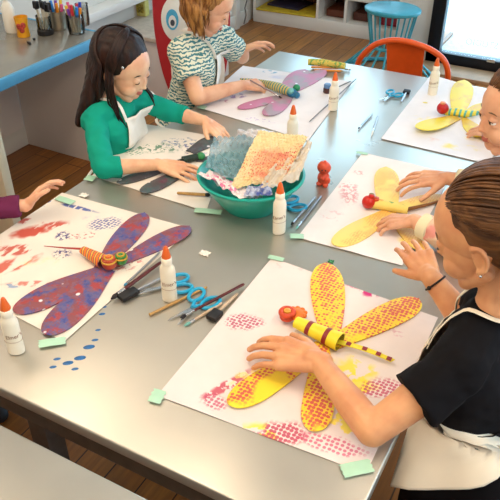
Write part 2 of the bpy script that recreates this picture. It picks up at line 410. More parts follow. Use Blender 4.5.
# tin can with pink tools
t, c = jar('tin_can', 60, 29, .036, .085, 'ribbed pale tin can between two jars on the counter', 'can', plain('tin', 'b8ab97', .35, .7))
t, c2 = jar('marker_jar', 77, 33, .04, .09, 'clear glass jar crowded with markers at the end of the counter', 'jar', M['jar'])
cols = ['e58a1f', '2a3fb0', 'c93552', '3f9c50', 'd95c8c', 'e8c23a', '7a3fa0', 'cf2f3b', '2a7fd0']
mk = [plain('marker_'+h, h, .4, var=.03) for h in cols]
names = {'e58a1f': 'orange', '2a3fb0': 'dark blue', 'c93552': 'crimson', '3f9c50': 'green', 'd95c8c': 'pink', 'e8c23a': 'yellow', '7a3fa0': 'purple', 'cf2f3b': 'red', '2a7fd0': 'bright blue'}
for cc, rr_, nn, off, wh in ((c2, .024, 9, 0, 'clear glass jar'), (c, .02, 6, 4, 'tin can')):
    for k in range(nn):
        a_ = k*2*PI/nn+.3; o_ = V((math.cos(a_), math.sin(a_), 0)); p0 = cc+o_*rr_*.6+V((0, 0, .010)); p1 = cc+o_*rr_*1.35+V((0, 0, .115+.01*((k*2) % 3)))
        kk = (k+off) % 9; t = thing('marker', p0, names[cols[kk]]+' marker standing in the '+wh+' on the counter', 'marker', 'markers in the '+wh)
        obj('barrel', MB().tube([p0, p0.lerp(p1, .62)], .0065, 10), bpy.data.materials['pale_handle'], t)
        obj('marker_cap', MB().tube([p0.lerp(p1, .6), p1], [.0078, .007], 10), mk[kk], t, bevel=.001)
# second clear tumbler behind
t, c = jar('water_glass', 84, 25, .03, .10, 'empty clear glass behind the marker jar at the counter end', 'glass', M['jar'])
# white dispenser at far left
c = at(12, 32, TZ); t = thing('pump_bottle', c, 'white plastic bottle standing at the left end of the counter', 'bottle')
obj('body', MB().lathe(c, [(.03, 0), (.034, .01), (.034, .11), (.02, .135), (.012, .14), (.012, .15)], 28, sy=.7), M['white_plastic'], t)
obj('bottle_cap', MB().lathe(c+V((0, 0, .15)), [(.014, 0), (.014, .02), (.006, .024), (.005, .04)], 20), M['white_plastic'], t)
for i, (px, py, ln) in enumerate(((29, 43, .028), (34, 39, .012))):
    c = at(px, py, TZ+.006); o = obj('eraser', MB().box(c, (ln, .010, .010), -.4), M['black'], bevel=.002)
    o['label'] = ['longer black scrap lying on the counter before the tumbler', 'tiny black scrap beside the longer one on the counter'][i]; o['category'] = 'scrap'
# wall ledge + bench with boxes
struct('trim_2', MB().box((X0+.05, 3.55, .56), (.10, 1.5, .05)), M['white_paint'], bevel=.004)
t = thing('low_bench', (-2.55, 3.9, 0), 'grey low bench cabinet under the white wall ledge', 'cabinet')
obj('body', MB().box((-2.54, 3.62, .20), (.47, .64, .40)), M['wallgrey'], t, bevel=.004)
obj('top', MB().box((-2.53, 3.61, .41), (.49, .70, .025)), plain('bench_top', 'cdbfae', .6), t, bevel=.004)
def carton(name, px, py, Y, size, col_, label, deco):
    z = .4225; c = aty(px, py, Y); c.z = z
    t = thing(name, c, label, 'box')
    obj('carton', MB().box(c+V((0, 0, size[2]/2)), size, .1), plain(name+'_card', col_, .6, scale=30), t, bevel=.002)
    obj('printed_panel', MB().box(c+V((.0, -size[1]/2*math.cos(.1)-.0015, size[2]*.45)), (size[0]*.7, .003, size[2]*.5), .1), plain(name+'_print', deco, .6, scale=70, var=.4), t)
carton('purple_carton', 98, 30, 3.36, (.09, .06, .12), '6f2a86', 'purple and green carton on the low bench beneath the ledge', '3c8c35')
carton('pink_carton', 122, 28, 3.5, (.10, .05, .10), 'c26f86', 'pink patterned pack on the low bench between two cartons', 'a3285c')
carton('yellow_carton', 144, 26, 3.62, (.07, .05, .11), 'd8cf76', 'pale yellow carton on the low bench beside the red board', 'c9b23c')
# white cabinet corner + cable
struct('trim_3', MB().box((X0+.02, 4.85, .30), (.04, .06, .60)), M['white_paint'], bevel=.004)
o = obj('power_cable', MB().tube([aty(247, 0, 4.9), aty(245, 8, 4.88), aty(246, 15, 4.86), aty(244, 24, 4.85)], .006, 8), plain('grey_cable', '77706a', .5)); o['label'] = 'thin grey cable hanging down the wall left of the cubby shelves'; o['category'] = 'cable'
# ------------------------------------------------------------------ cubby shelves on far wall
t = thing('cubby_shelf', (-1.9, 5.3, 0), 'low white cubby shelf unit against the far wall', 'shelf')
cx0, cx1, cyf = -2.74, -1.46, 5.1
fr = MB(); fr.box(((cx0+cx1)/2, 5.29, .05), (cx1-cx0, .38, .10)); fr.box(((cx0+cx1)/2, 5.29, .285), (cx1-cx0, .38, .022)); fr.box(((cx0+cx1)/2, 5.29, .47), (cx1-cx0, .38, .022)); fr.box(((cx0+cx1)/2, 5.475, .24), (cx1-cx0, .012, .46))
obj('carcass', fr, M['white_paint'], t, bevel=.002)
for xx in (cx0+.011, -2.165, -1.93, -1.70, cx1-.011): obj('divider', MB().box((xx, 5.29, .275), (.022, .378, .36)), M['white_paint'], t)
obj('back_panel', MB().box(((cx0+cx1)/2, 5.465, .24), (cx1-cx0-.04, .008, .4)), plain('brown_board', '7c5138', .8), t)
def cub(name, c, size, col_, label, cat, rz=0):
    o = obj(name, MB().box(c, size, rz), plain(name+col_, col_, .6, scale=25), bevel=.003); o['label'] = label; o['category'] = cat
cub('folder', (-2.45, 5.27, .108), (.52, .36, .014), 'd9b92f', 'yellow folder lying in the wide left cubby', 'folder', .04)
cub('portfolio', (-2.5, 5.31, .124), (.30, .25, .016), '2b2742', 'dark blue portfolio on top of the yellow folder in the cubby', 'portfolio', -.1)
cub('storage_box', (-2.05, 5.33, .13), (.16, .25, .055), '6b3620', 'dark brown box in the second cubby', 'box')
cub('storage_box', (-1.815, 5.33, .131), (.17, .25, .06), '5a2e22', 'reddish brown box in the third cubby', 'box')
cub('storage_box', (-1.58, 5.30, .14), (.16, .25, .07), '9c1f2e', 'red box in the cubby behind the teal chair', 'box')
cub('purple_folder', (-2.04, 5.3, .315), (.19, .3, .02), '7d2c58', 'plum folder on the upper shelf of the cubby unit', 'folder')
# ------------------------------------------------------------------ teal spindle chair
teal = plain('teal_paint', '3f9fb0', .35, var=.08, scale=12)
cc = at(393, 8, .45); t = thing('spindle_stool', (cc.x, cc.y, 0), 'teal painted round stool with a fan of thin spindles before the cubby shelves', 'stool')
sx, sy = .185, .15
obj('seat', MB().lathe((cc.x, cc.y, .425), [(.05, 0), (.93*sx, 0), (sx, .008), (sx, .022), (.93*sx, .03), (.3*sx, .022), (.01, .022)], 40, sy=.85), teal, t)
rg = [V((cc.x+math.cos(a)*.125, cc.y+math.sin(a)*.10, .20)) for a in [2*PI*k/24 for k in range(24)]]
obj('ring', MB().tube(rg, .012, 10, closed=True), teal, t)
for k in range(13):
    a = PI+PI*k/12; obj('spindle', MB().tube([(cc.x+math.cos(a)*.122, cc.y+math.sin(a)*.098, .2), (cc.x+math.cos(a)*.165, cc.y+math.sin(a)*.125, .43)], .006, 8), teal, t)
for k in range(18):
    a = 2*PI*k/18; obj('leg', MB().tube([(cc.x+math.cos(a)*.122, cc.y+math.sin(a)*.098, .2), (cc.x+math.cos(a)*.31, cc.y+math.sin(a)*.27, .02)], .007, 8), teal, t)
obj('base_ring', MB().tube([V((cc.x+math.cos(a)*.31, cc.y+math.sin(a)*.27, .014)) for a in [2*PI*k/40 for k in range(40)]], .014, 10, closed=True), teal, t)
# ------------------------------------------------------------------ orange metal chair
orr = plain('orange_enamel', 'ea5a1e', .28, var=.04)
Yc = 2.86
t = thing('metal_chair', (-.81, 3.02, 0), 'glossy orange metal chair with a curved tube back at the far table end', 'chair')
pts = [V((-1.015, Yc+.10, .42)), V((-1.02, Yc+.03, .55)), V((-1.01, Yc, .61)), V((-.985, Yc-.02, .68)), V((-.93, Yc-.03, .745)), V((-.87, Yc-.03, .775)), V((-.81, Yc-.03, .785)), V((-.74, Yc-.03, .78)), V((-.67, Yc-.03, .762)), V((-.62, Yc-.02, .725)), V((-.60, Yc, .66)), V((-.605, Yc+.05, .55)), V((-.61, Yc+.12, .42))]
sm = []
for i in range(len(pts)-1):
    p0, p1, p2, p3 = pts[max(i-1, 0)], pts[i], pts[i+1], pts[min(i+2, len(pts)-1)]
    for k in range(5):
        s = k/5; sm.append(.5*((2*p1)+(p2-p0)*s+(2*p0-5*p1+4*p2-p3)*s*s+(3*p1-p0-3*p2+p3)*s**3))
sm.append(pts[-1])
obj('back_tube', MB().tube(sm, .0125, 14), orr, t)
obj('splat', MB().grid(lambda u, v: (-.875+.165*u+(.012*(1-v))*(1-2*u), Yc-.03+.09*(1-v)+.02*(1-(2*u-1)**2), .44+.338*v), 10, 8, .004), orr, t)
obj('seat', MB().lathe((-.81, Yc+.20, .42), [(.02, 0), (.19, 0), (.2, .01), (.195, .02), (.15, .012), (.02, .012)], 4*8, sx=1.02, sy=.98), orr, t)
for a, b in ((-1, -1), (1, -1), (1, 1), (-1, 1)): obj('leg', MB().tube([V((-.81+a*.15, Yc+.20+b*.14, .42)), V((-.81+a*.2, Yc+.2+b*.19, 0))], [.017, .013], 10), orr, t)
# ------------------------------------------------------------------ red bird-like display board
t = thing('display_board', (-2.1, 3.42, 0), 'big red oval board with blue eyes and white belly behind the striped shirt girl', 'board')
nrm = V((.62, -.78, 0)).normalized(); ax = V((0, 0, 1)).cross(nrm).normalized()   # ax: image right
c0 = V((-2.075, 3.30, 0))
def bo(u, v, d=0): return c0+ax*u+V((0, 0, v))+nrm*d
def egg(cu, cv, ru, rv, n_=48, d=0, pinch=.0): return [bo(cu+ru*math.cos(a)*(1-pinch*math.sin(a)), cv+rv*math.sin(a), d) for a in [2*PI*k/n_ for k in range(n_)]]
redm = plain('red_board', 'b3242a', .4, var=.06, scale=4)
obj('body', MB().prism(egg(-.08, .60, .212, .60), nrm, .055), redm, t, bevel=.006)
obj('belly', MB().prism(egg(-.06, .30, .155, .245, d=.055), nrm, .006), plain('belly_white', 'ece6da', .5, var=.03), t, bevel=.002)
obj('face_patch', MB().prism([bo(-.120+.130*math.copysign(abs(math.cos(a))**.8, math.cos(a)), .60+.135*math.sin(a)*(1-.35*math.exp(-(math.cos(a)/.25)**2)), .055) for a in [2*PI*k/60 for k in range(60)]], nrm, .006), bpy.data.materials['belly_white'], t, bevel=.002)
bl = plain('eye_blue', '52a9c9', .4, var=.05)
for eu in (-.190, -.085):
    e_ = obj('eye', MB().prism(egg(eu, .60, .034, .056, d=.061), nrm, .004), bl, t)
    obj('iris', MB().prism(egg(eu, .59, .021, .034, d=.065), nrm, .003), M['white_paint'], e_)
    obj('pupil', MB().prism(egg(eu, .585, .012, .017, d=.068), nrm, .003), plain('pupil_grey', '4a4c52', .3, var=0) if eu < 0 else bpy.data.materials['pupil_grey'], e_)
obj('beak', MB().prism([bo(-.155, .515, .061), bo(-.12, .515, .061), bo(-.137, .475, .061)], nrm, .01), plain('beak_grey', '6b6460', .5), t, bevel=.002)
obj('cheek_spot', MB().prism(egg(-.165, .27, .032, .032, 24, d=.061), nrm, .004), redm, t)
# ================================================================== THINGS ON THE TABLE
def lab(o, label, cat, group=None):
    o['label'] = label; o['category'] = cat
    if group: o['group'] = group
    return o
ZP = TZ+.0012            # top of a paper sheet
def P2(px, z=ZP): return at(px[0], px[1], z)
# ------------------------------------------------------------------ paper sheets
def paper(corners, label, blobs, tint='eee6de', curl=.004, drop=None, seed=0):
    C = [c if isinstance(c, Vector) else P2(c) for c in corners]   # A B C D in ring order
    ctr = (C[0]+C[1]+C[2]+C[3])/4; ctr.z = TZ+.0002
    def fn(u, v):
        p = C[0].lerp(C[3], u).lerp(C[1].lerp(C[2], u), v)
        e = max(abs(2*u-1), abs(2*v-1)); z = TZ+.0012+curl*(noise.noise(V((u*3+seed, v*3, seed)))*.5+.35)*(e**3)
        return (p.x, p.y, z)
    bl = []
    for (px, py, rx, ry, ang, c_, pat, s_, thr, amt) in blobs:
        w_ = P2((px, py)); bl.append((w_.x-ctr.x, w_.y-ctr.y, rx, ry, ang, c_, pat, s_, thr, amt))
    o = obj('paper_sheet', MB().grid(fn, 14, 14, .0009), painted('painted_paper', tint, bl), origin=ctr)
    return lab(o, label, 'paper')
Yl, Rd, Bl, Pk = 'f4df3c', 'c83a34', '25408f', 'd04a86'
paper([(157, 396), (272, 258), (438, 318), (366, 474)], 'large white sheet under the yellow and red dragonfly at the near right', [
    (243, 322, .050, .034, .5, 'b8486a', 'dots', 125, .50, .9), (358, 285, .030, .018, .3, 'cf2a78', 'splat', 55, .43, 1), (371, 293, .030, .020, .3, 'cf2a78', 'splat', 60, .43, 1),
    (345, 378, .085, .07, .9, Yl, 'splat', 20, .45, .9), (352, 385, .06, .04, .9, Yl, 'splat', 40, .5, .9), (360, 424, .09, .05, .3, Yl, 'splat', 25, .47, .9), (256, 435, .05, .035, .3, Yl, 'splat', 30, .44, .9),
    (382, 388, .055, .036, .4, 'c4406a', 'dots', 120, .50, .85), (284, 434, .046, .040, .4, 'c03a5c', 'dots', 118, .54, .9), (226, 386, .016, .075, -.35, 'c4405a', 'splat', 60, .45, .9),
    (215, 402, .03, .025, 0, 'c4406a', 'dots', 120, .5, .8), (330, 444, .07, .025, .2, 'd0507a', 'dots', 110, .45, .8), (250, 438, .06, .02, .2, 'd0507a', 'dots', 110, .42, .8), (400, 332, .02, .02, .2, 'cf8aa0', 'splat', 80, .52, .6),
    (300, 262, .10, .05, .4, 'dcb9b6', 'splat', 50, .55, .5), (250, 375, .06, .02, .9, 'ecd96a', 'splat', 50, .5, .6)], tint='e9dcd8')
paper([(363, 153), (297, 238), (402, 266), (452, 174)], 'white sheet under the yellow dragonfly with the red tomato-like head', [
    (349, 192, .035, .085, .3, 'd87884', 'splat', 90, .48, .65), (358, 173, .02, .015, 0, 'c86a6c', 'splat', 90, .5, .6), (380, 232, .12, .06, .3, 'f2de72', 'wash', 10, .5, .35), (415, 245, .05, .05, .3, Yl, 'splat', 18, .45, .8), (330, 215, .04, .04, .3, 'e8b7b9', 'splat', 60, .55, .5)], tint='f1e8e6', seed=2)
paper([(62, 193), (192, 229), (64, 342), P2((192, 229))*0+V((-1.285, .80, ZP))], 'white sheet with red and blue paint strokes at the left table edge', [
    (30, 232, .060, .030, 1.0, 'c0402c', 'streak', 24, .43, .95), (8, 266, .09, .035, 1.0, 'c8503a', 'streak', 22, .46, .9), (14, 250, .08, .03, .6, 'c0402c', 'streak', 30, .46, .9), (52, 226, .05, .025, .9, 'c8402c', 'streak', 30, .46, .9), (36, 284, .09, .014, .5, 'cc5a48', 'streak', 40, .48, .8),
    (28, 222, .05, .02, .3, 'c8402c', 'streak', 40, .47, .9), (62, 236, .022, .03, .5, '2b2f7c', 'splat', 110, .50, .9), (62, 254, .026, .03, .5, '2b2f7c', 'splat', 110, .50, .9), (104, 224, .055, .035, .8, '3a4796', 'dots', 110, .48, .8), (78, 208, .07, .010, .1, '3350a0', 'streak', 50, .40, .9), (46, 203, .016, .03, 0, '2748a4', 'splat', 60, .45, .9),
    (125, 262, .05, .05, .5, 'c04048', 'splat', 80, .54, .7), (40, 262, .06, .03, .7, 'e6d77c', 'wash', 20, .52, .5), (82, 236, .05, .02, .7, 'b8585c', 'splat', 90, .54, .8), (90, 218, .04, .02, .4, '8090c0', 'wash', 30, .5, .5), (12, 286, .03, .01, .4, '5b86b8', 'splat', 50, .45, .7)], tint='ece1d4', seed=5)
paper([(92, 176), (143, 124), (232, 140), (206, 212)], 'white sheet before the girl in teal, printed green and dark', [
    (158, 148, .09, .045, .5, '3c7d5c', 'splat', 55, .50, .85), (180, 143, .07, .05, .5, '3f6fa0', 'splat', 60, .53, .8), (135, 152, .04, .03, .5, '50906c', 'dots', 90, .42, .7), (195, 150, .06, .05, .2, '6b5a94', 'splat', 60, .54, .7)], tint='efe6dc', seed=7)
paper([(196, 107), (243, 66), (352, 82), (308, 141)], 'white sheet with purple smudges before the girl in stripes', [
    (235, 96, .05, .03, .5, '7d5fae', 'splat', 40, .48, .75), (270, 72, .035, .02, .2, '4c9ac0', 'splat', 40, .48, .8), (285, 78, .08, .03, .3, 'a9b6e0', 'wash', 14, .5, .5), (225, 101, .03, .02, .2, 'b05a8c', 'splat', 60, .52, .7), (260, 120, .06, .02, .2, 'b08ac8', 'splat', 60, .55, .6), (248, 88, .07, .04, 1, '9a7fc0', 'wash', 20, .54, .5)], tint='eee8ea', seed=9)
paper([(431, 75), (381, 139), (487, 164), V((-.20, 2.55, ZP))], 'white sheet at the far right under the yellow dragonfly with striped body', [
    (420, 118, .05, .025, .5, 'efdf88', 'wash', 22, .5, .8), (425, 103, .015, .01, 0, 'e8d95a', 'splat', 60, .48, .9), (462, 148, .08, .03, .3, 'f1dc50', 'wash', 16, .52, .8), (432, 140, .03, .02, .2, 'e9a98c', 'wash', 20, .5, .5), (480, 140, .06, .03, 0, 'f2e06a', 'wash', 20, .5, .7)], tint='f0ecf0', seed=11)
# ------------------------------------------------------------------ strips of tape
def tape(px, py, ln, wd, ang, label):
    c = at(px, py, TZ+.0062)
    def fn(u, v):
        a, b = (u-.5)*ln, (v-.5)*wd
        if u in (0, 1): a += .002*math.sin(v*17)
        return (c.x+a*math.cos(ang)-b*math.sin(ang), c.y+a*math.sin(ang)+b*math.cos(ang), TZ+.0062+.0006*math.sin(u*5))
    lab(obj('tape_strip', MB().grid(fn, 8, 6, .0004), M['tape']), label, 'tape', None)
tape(157, 396, .026, .034, .2, 'mint tape holding the left corner of the near right sheet')
tape(276, 258, .040, .016, .15, 'mint tape on the far corner of the near right sheet')
tape(357, 468, .055, .028, .75, 'mint tape on the near corner of the near right sheet, by the apron')
tape(52, 342, .055, .024, .75, 'mint tape on the near corner of the sheet with red strokes')
tape(65, 200, .06, .024, .0, 'mint tape smudged blue at the far corner of the sheet with red strokes')
tape(90, 178, .030, .030, .2, 'mint tape at the left corner of the sheet before the girl in teal')
tape(208, 211, .075, .024, .35, 'mint tape peeping out below the teal bowl')
tape(202, 107, .030, .030, .2, 'mint tape at the left corner of the sheet before the girl in stripes')
tape(297, 236, .035, .022, .5, 'mint tape on the left corner of the sheet beside the two grey pens')
tape(362, 153, .036, .016, .2, 'mint tape on the far corner of the sheet beside the orange figurine')
# ------------------------------------------------------------------ paint dabs and scraps on steel
bp = plain('blue_paint', '2b6cab', .35, var=.2, scale=200)
g = 'blue paint dabs on the near left of the table'
for px, py, r in ((102, 314, .006), (104, 307, .005), (98, 330, .005), (95, 340, .006), (89, 347, .010), (80, 358, .010), (68, 363, .009), (57, 359, .006), (53, 367, .006), (75, 369, .006)):
    c = at(px, py, TZ); o = obj('paint_dab', MB().ell(c, (r*1.25, r*.7, .0008), Matrix.Rotation(.7, 3, 'Z'), 14, 6), bp); lab(o, 'small blue paint dab in the trail across bare steel by the left sheet', 'paint', g)
def scrap(px, py, r, mat_, label, seed):
    c = at(px, py, TZ+.001)
    def fn(u, v):
        a = (u-.5)*2*r; b = (v-.5)*1.5*r; k = 1+.35*noise.noise(V((u*4+seed, v*4, 0)))
        return (c.x+a*k, c.y+b*k, TZ+.004+.005*noise.noise(V((u*3, v*3+seed, 2))))
    lab(obj('paper_scrap', MB().grid(fn, 8, 8, .0012), mat_), label, 'scrap')
scrap(205, 254, .013, M['apronw'], 'crumpled white scrap on bare steel beyond the middle glue bottle', 1)
scrap(84, 196, .012, M['apronw'], 'torn white scrap on bare steel below the teal sleeved arm', 5)
scrap(331, 262, .007, plain('green_bit', '3b8c5b', .6), 'tiny green scrap between the two right sheets', 9)
# ------------------------------------------------------------------ glue bottles
ivory = plain('glue_ivory', 'f3ead6', .32, var=.02); n_ = ivory.node_tree.nodes['Principled BSDF']; n_.inputs['Subsurface Weight'].default_value = .1; n_.inputs['Subsurface Radius'].default_value = (.004, .003, .002)
ink = plain('label_ink', '8b5a3a', .5, var=0)
def glue(px, py, label, rz=0., h=1.0, tilt=0, write=True, tipc=None):
    c = at(px, py, TZ if py < 400 else TZ); c.z = TZ+.0012
    t = thing('glue_bottle', c, label, 'glue bottle')
    prof = [(.015, 0), (.0175, .002), (.018, .010), (.018, .080), (.0172, .088), (.013, .096), (.0105, .100), (.0105, .104)]
    prof = [(r, z*h) for r, z in prof]; rot = Matrix.Rotation(rz, 3, 'Z')
    obj('bottle_body', MB().lathe(c, prof, 32, rot, sx=1.0, sy=.74), ivory, t)
    hz = .100*h
    obj('collar', MB().lathe(c+V((0, 0, hz)), [(.0118, 0), (.0122, .002), (.0122, .014), (.010, .017), (.007, .018)], 24), ivory, t)
    cp = obj('twist_cap', MB().lathe(c+V((0, 0, hz+.012)), [(.0102, 0), (.0105, .004), (.0092, .012), (.0058, .026), (.0042, .031), (.0025, .033)], 20), M['orange_plastic'], t)
    for k in range(0, 12, 2):
        a = 2*PI*k/12
        obj('rib', MB().tube([c+V((math.cos(a)*.0104, math.sin(a)*.0104, hz+.013)), c+V((math.cos(a)*.0078, math.sin(a)*.0078, hz+.027))], .0011, 6), M['orange_plastic'], cp) if write else None
    if write:
        me = text_mesh("Elmer's", .0135, .0002)
        th0 = math.atan2(-c.y, -c.x)+.05
        for v in me.vertices:
            x, y = v.co.x, v.co.y+v.co.x*.10; a = th0+x/.0165 - 0; R_ = .0183
            # ellipse cross-section
            q = rot.inverted() @ V((math.cos(a), math.sin(a), 0)); k = 1/math.sqrt((q.x/.0183)**2+(q.y/.01365)**2)
            v.co = c+V((math.cos(a)*(k+.0002+v.co.z*.5), math.sin(a)*(k+.0002), .047*h+y))
        me.materials.append(ink); link_obj('brand_lettering', me, t, smooth=False)
        lb = MB().tube([c+rot @ V((math.cos(a)*.0184, math.sin(a)*.0138, .036*h)) for a in [2*PI*k/32 for k in range(32)]], .0004, 4, closed=True)
        obj('label_line', lb, ink, t)
    return t
glue(17, 352, 'white glue bottle with orange cap at the near left, cap tip on the wing', .5)
glue(170, 300, 'white glue bottle between the left sheet and the scattered brushes', .3, 1.04)
glue(279, 233, 'white glue bottle directly in front of the teal bowl', .9, 1.06)
glue(333, 110, 'white glue bottle beside the far left sheet and thin sticks', .6, .94)
glue(432, 95, 'white glue bottle at the far edge nearest the orange chair', .6, .96)
glue(292, 146, 'glue bottle half hidden behind the teal bowl', .6, .95, write=False)
# ------------------------------------------------------------------ scissors
def scissors(loop_px, tip_px, label, spread=.16, s_=1.0, col_=None):
    a = at(*loop_px, TZ+.005); b = at(*tip_px, TZ+.005); d = (b-a); d.z = 0; L = .125*s_; d.normalize(); sd = V((-d.y, d.x, 0))
    piv = a+d*.052*s_
    t = thing('scissors', V((piv.x, piv.y, TZ)), label, 'scissors')
    mt = col_ or M['blue_plastic']
    for k, sg in enumerate((-1, 1)):
        z = TZ+.004+.0026*k; q = Quaternion((0, 0, 1), sg*spread)
        dd = q @ d; ss = q @ sd
        def W(u, v, zz=0): p = piv+dd*u+ss*v; p.z = z+zz; return p
        obj('blade', MB().prism([W(-.012*s_, sg*.005), W(.06*s_, sg*.0035), W(.070*s_, -sg*.001), W(.03*s_, -sg*.0045), W(-.012*s_, -sg*.005)], (0, 0, 1), .0014), M['steel_bright'], t, bevel=.0003)
        # ring handle
        hb = -ss*sg
        pts = []
        for i in range(20):
            an = 2*PI*i/20; ru = .024*s_; rv = .0155*s_
            p = piv-dd*(.040*s_)+hb*(.013*s_)+dd*ru*math.cos(an)+ss*rv*math.sin(an); p.z = z+.002; pts.append(p)
        m = MB().tube(pts, .0046*s_, 8, closed=True)
        m.tube([W(.004, 0, .002), W(-.020*s_, -sg*.006*s_, .002)], [.0045*s_, .004*s_], 8)
        obj('handle', m, mt, t)
    obj('rivet', MB().lathe(V((piv.x, piv.y, TZ+.009)), [(.003, 0), (.003, .001), (.001, .0016)], 12), M['steel_bright'], t)
    return t
scissors((208, 296), (178, 319), 'open blue handled scissors lying between brushes at the table centre', .22)
scissors((186, 283), (135, 293), 'blue handled scissors half hidden behind the middle glue bottle', .12)
scissors((299, 203), (272, 210), 'blue handled scissors between the teal bowl and the grey pens', .2)
scissors((396, 93), (383, 100), 'blue handled scissors at the far end beside the black topped brush', .2, .85)
# ------------------------------------------------------------------ brushes, pens, sticks
def stick(name, a, b, label, cat, ra=.0032, rb=.0032, mat_=None, tipm=None, tipl=.15, ferr=True, z=.004, group=None, za=None, zb=None, hair=True):
    """a: far end of the handle; b: bristle tip"""
    A = at(*a, TZ+(za or z)+ra*.3); B = at(*b, TZ+(zb or z)+rb*.3)
    t = thing(name, V(((A.x+B.x)/2, (A.y+B.y)/2, TZ)), label, cat, group)
    f0, f1 = 1-tipl-(.12 if ferr else 0), 1-tipl
    obj('handle' if hair else 'barrel', MB().tube([A, A.lerp(B, .03), A.lerp(B, f0*.5), A.lerp(B, f0)], [ra*.6, ra, (ra+rb)/2*1.1, rb], 10), mat_ or M['wood'], t)
    if ferr: obj('ferrule', MB().tube([A.lerp(B, f0-.01), A.lerp(B, f1)], [rb*1.02, rb*1.15], 10), M['steel_bright'], t)
    if tipm: obj('bristles' if hair else 'tip', MB().tube([A.lerp(B, f1-.005), A.lerp(B, f1+tipl*.5), B], [rb, rb*1.3, rb*.3] if hair else [rb, rb*.7, rb*.2], 10), tipm, t)
    return t
def foam(a, b, label, w_=.026, l_=.034, th=.012, hm=None, shaft=None, rz=0, lift=0):
    A = at(*a, TZ+.006); B = at(*b, TZ+.008+lift); d = (B-A).normalized()
    t = thing('foam_brush', V((B.x, B.y, TZ)), label, 'brush')
    obj('handle', MB().tube([A, A.lerp(B, .5), B], [.0035, .004, .0035], 10), hm or M['wood'], t)
    x = V((-d.y, d.x, 0)).normalized(); u = d.cross(x)
    rot = Matrix((x, d, u)).transposed()
    obj('foam_head', MB().box(B+d*l_/2, (w_, l_, th), rot=rot), M['black'], t, bevel=.003)
    return t
gteal = plain('teal_bristle', '7fc4b8', .7); gblue = plain('blue_bristle', '4a9ac0', .7); darkb = plain('dark_bristle', '2a2226', .8)
pale = plain('beige_handle', 'cdb497', .45); silver = plain('silver_handle', 'a9aaad', .3, .6, var=.05)
stick('paintbrush', (207, 287), (149, 315), 'bare wooden stick lying alone left of the open scissors', 'stick', tipl=.02, ferr=False, tipm=M['wood'])
stick('paintbrush', (244, 284), (180, 318), 'long dark red handled paintbrush over the open scissors', 'brush', .0036, .003, M['darkred'], darkb, .08, z=.010)
stick('paintbrush', (222, 303), (184, 326), 'short paintbrush with teal tip beneath the dark red one', 'brush', .0036, .003, pale, gteal, .14, z=.004)
foam((237, 294), (219, 311), 'black foam brush with pale handle beside the near right sheet', hm=pale)
stick('paintbrush', (160, 252), (124, 286), 'silver handled thin paintbrush at the edge of the left sheet', 'brush', .0028, .003, silver, gblue, .06, z=.007)
stick('paintbrush', (161, 262), (111, 299), 'thick dark red handled paintbrush left of the middle glue bottle', 'brush', .004, .0045, M['darkred'], darkb, .12, z=.010)
foam((163, 277), (137, 290), 'black foam brush lying left of the middle glue bottle', hm=silver, w_=.026, l_=.048)
stick('pen', (315, 197), (291, 225), 'left of two grey pens beside the right middle sheet', 'pen', .0036, .0036, silver, M['black'], .06, z=.004, hair=False)
stick('pen', (321, 196), (296, 229), 'right of two grey pens beside the right middle sheet', 'pen', .0036, .0036, plain('grey_handle', '87898f', .3, .4), gteal, .06, z=.004, hair=False)
stick('pen', (372, 114), (358, 129), 'short silver pen lying left of its twin on bare steel at the far middle', 'pen', .0034, .003, silver, M['black'], .08, hair=False)
stick('pen', (378, 116), (371, 137), 'dark silver pen with white end on bare steel, the right one of its pair', 'pen', .0034, .003, silver, M['white_plastic'], .25, hair=False)
stick('stick', (356, 79), (309, 122), 'long thin grey stick along the edge of the far left sheet', 'stick', .002, .002, plain('grey_stick', '6f6d74', .5), M['black'], .03, ferr=False, z=.008, hair=False)
stick('stick', (351, 81), (338, 87), 'short thin dark stick behind the glue bottle of the far left sheet', 'stick', .002, .002, M['steeldark'], M['black'], .05, ferr=False, z=.008, hair=False)
stick('paintbrush', (177, 193), (211, 195), 'wooden handled paintbrush with black tip beside the teal bowl', 'brush', .004, .0045, M['wood'], M['black'], .16, ferr=False, z=.008)
foam((401, 102), (406, 93), 'black topped foam brush with silver handle beside the far scissors', w_=.026, l_=.026, hm=silver)
stick('paintbrush', (250, 80), (282, 98), 'paintbrush held by the girl in stripes, handle over the sheet', 'brush', .003, .0025, plain('pinkish_handle', 'a0807c', .4), darkb, .1, za=.055, zb=.01)
# bundle at the far end
g = None
roll = obj('paper_roll', MB().tube([at(308, 62, TZ+.020), at(322, 62.5, TZ+.020), at(345, 66, TZ+.020)], [.013, .0145, .012], 16), painted('green_yellow_roll', 'd9c35a', [(0, 0, .2, .1, 0, '4f9a52', 'splat', 80, .52, .9)]))
lab(roll, 'green and yellow patterned roll on top of the pencils at the far table end', 'roll')
for i, (a, b, c_) in enumerate((((311, 67), (341, 68), 'orange'), ((314, 70), (343, 71), 'orange'))):
    stick('pencil', a, b, ['farther orange pencil under the green patterned roll', 'nearer orange pencil under the green patterned roll'][i], 'pencil', .0045, .0045, bpy.data.materials.get('orange_pencil') or plain('orange_pencil', 'e8913a', .4), M['wood'], .08, ferr=False, hair=False)
stick('pen', (335, 67), (351, 70), 'steel pen sticking out beneath the green patterned roll', 'pen', .004, .003, silver, M['black'], .1, hair=False)
# ink bottle
c = at(327, 93, TZ); c.z = ZP; t = thing('ink_pot', c, 'small dark paint pot with pale blue lid beside the far glue bottle', 'pot')
obj('body', MB().lathe(c, [(.013, 0), (.015, .003), (.015, .018), (.012, .022)], 20), plain('dark_brown_paint', '4a2320', .3), t)
obj('lid', MB().lathe(c+V((0, 0, .021)), [(.0135, 0), (.0138, .010), (.011, .014), (.002, .015)], 20), plain('pale_blue_lid', '5e86b5', .35), t)
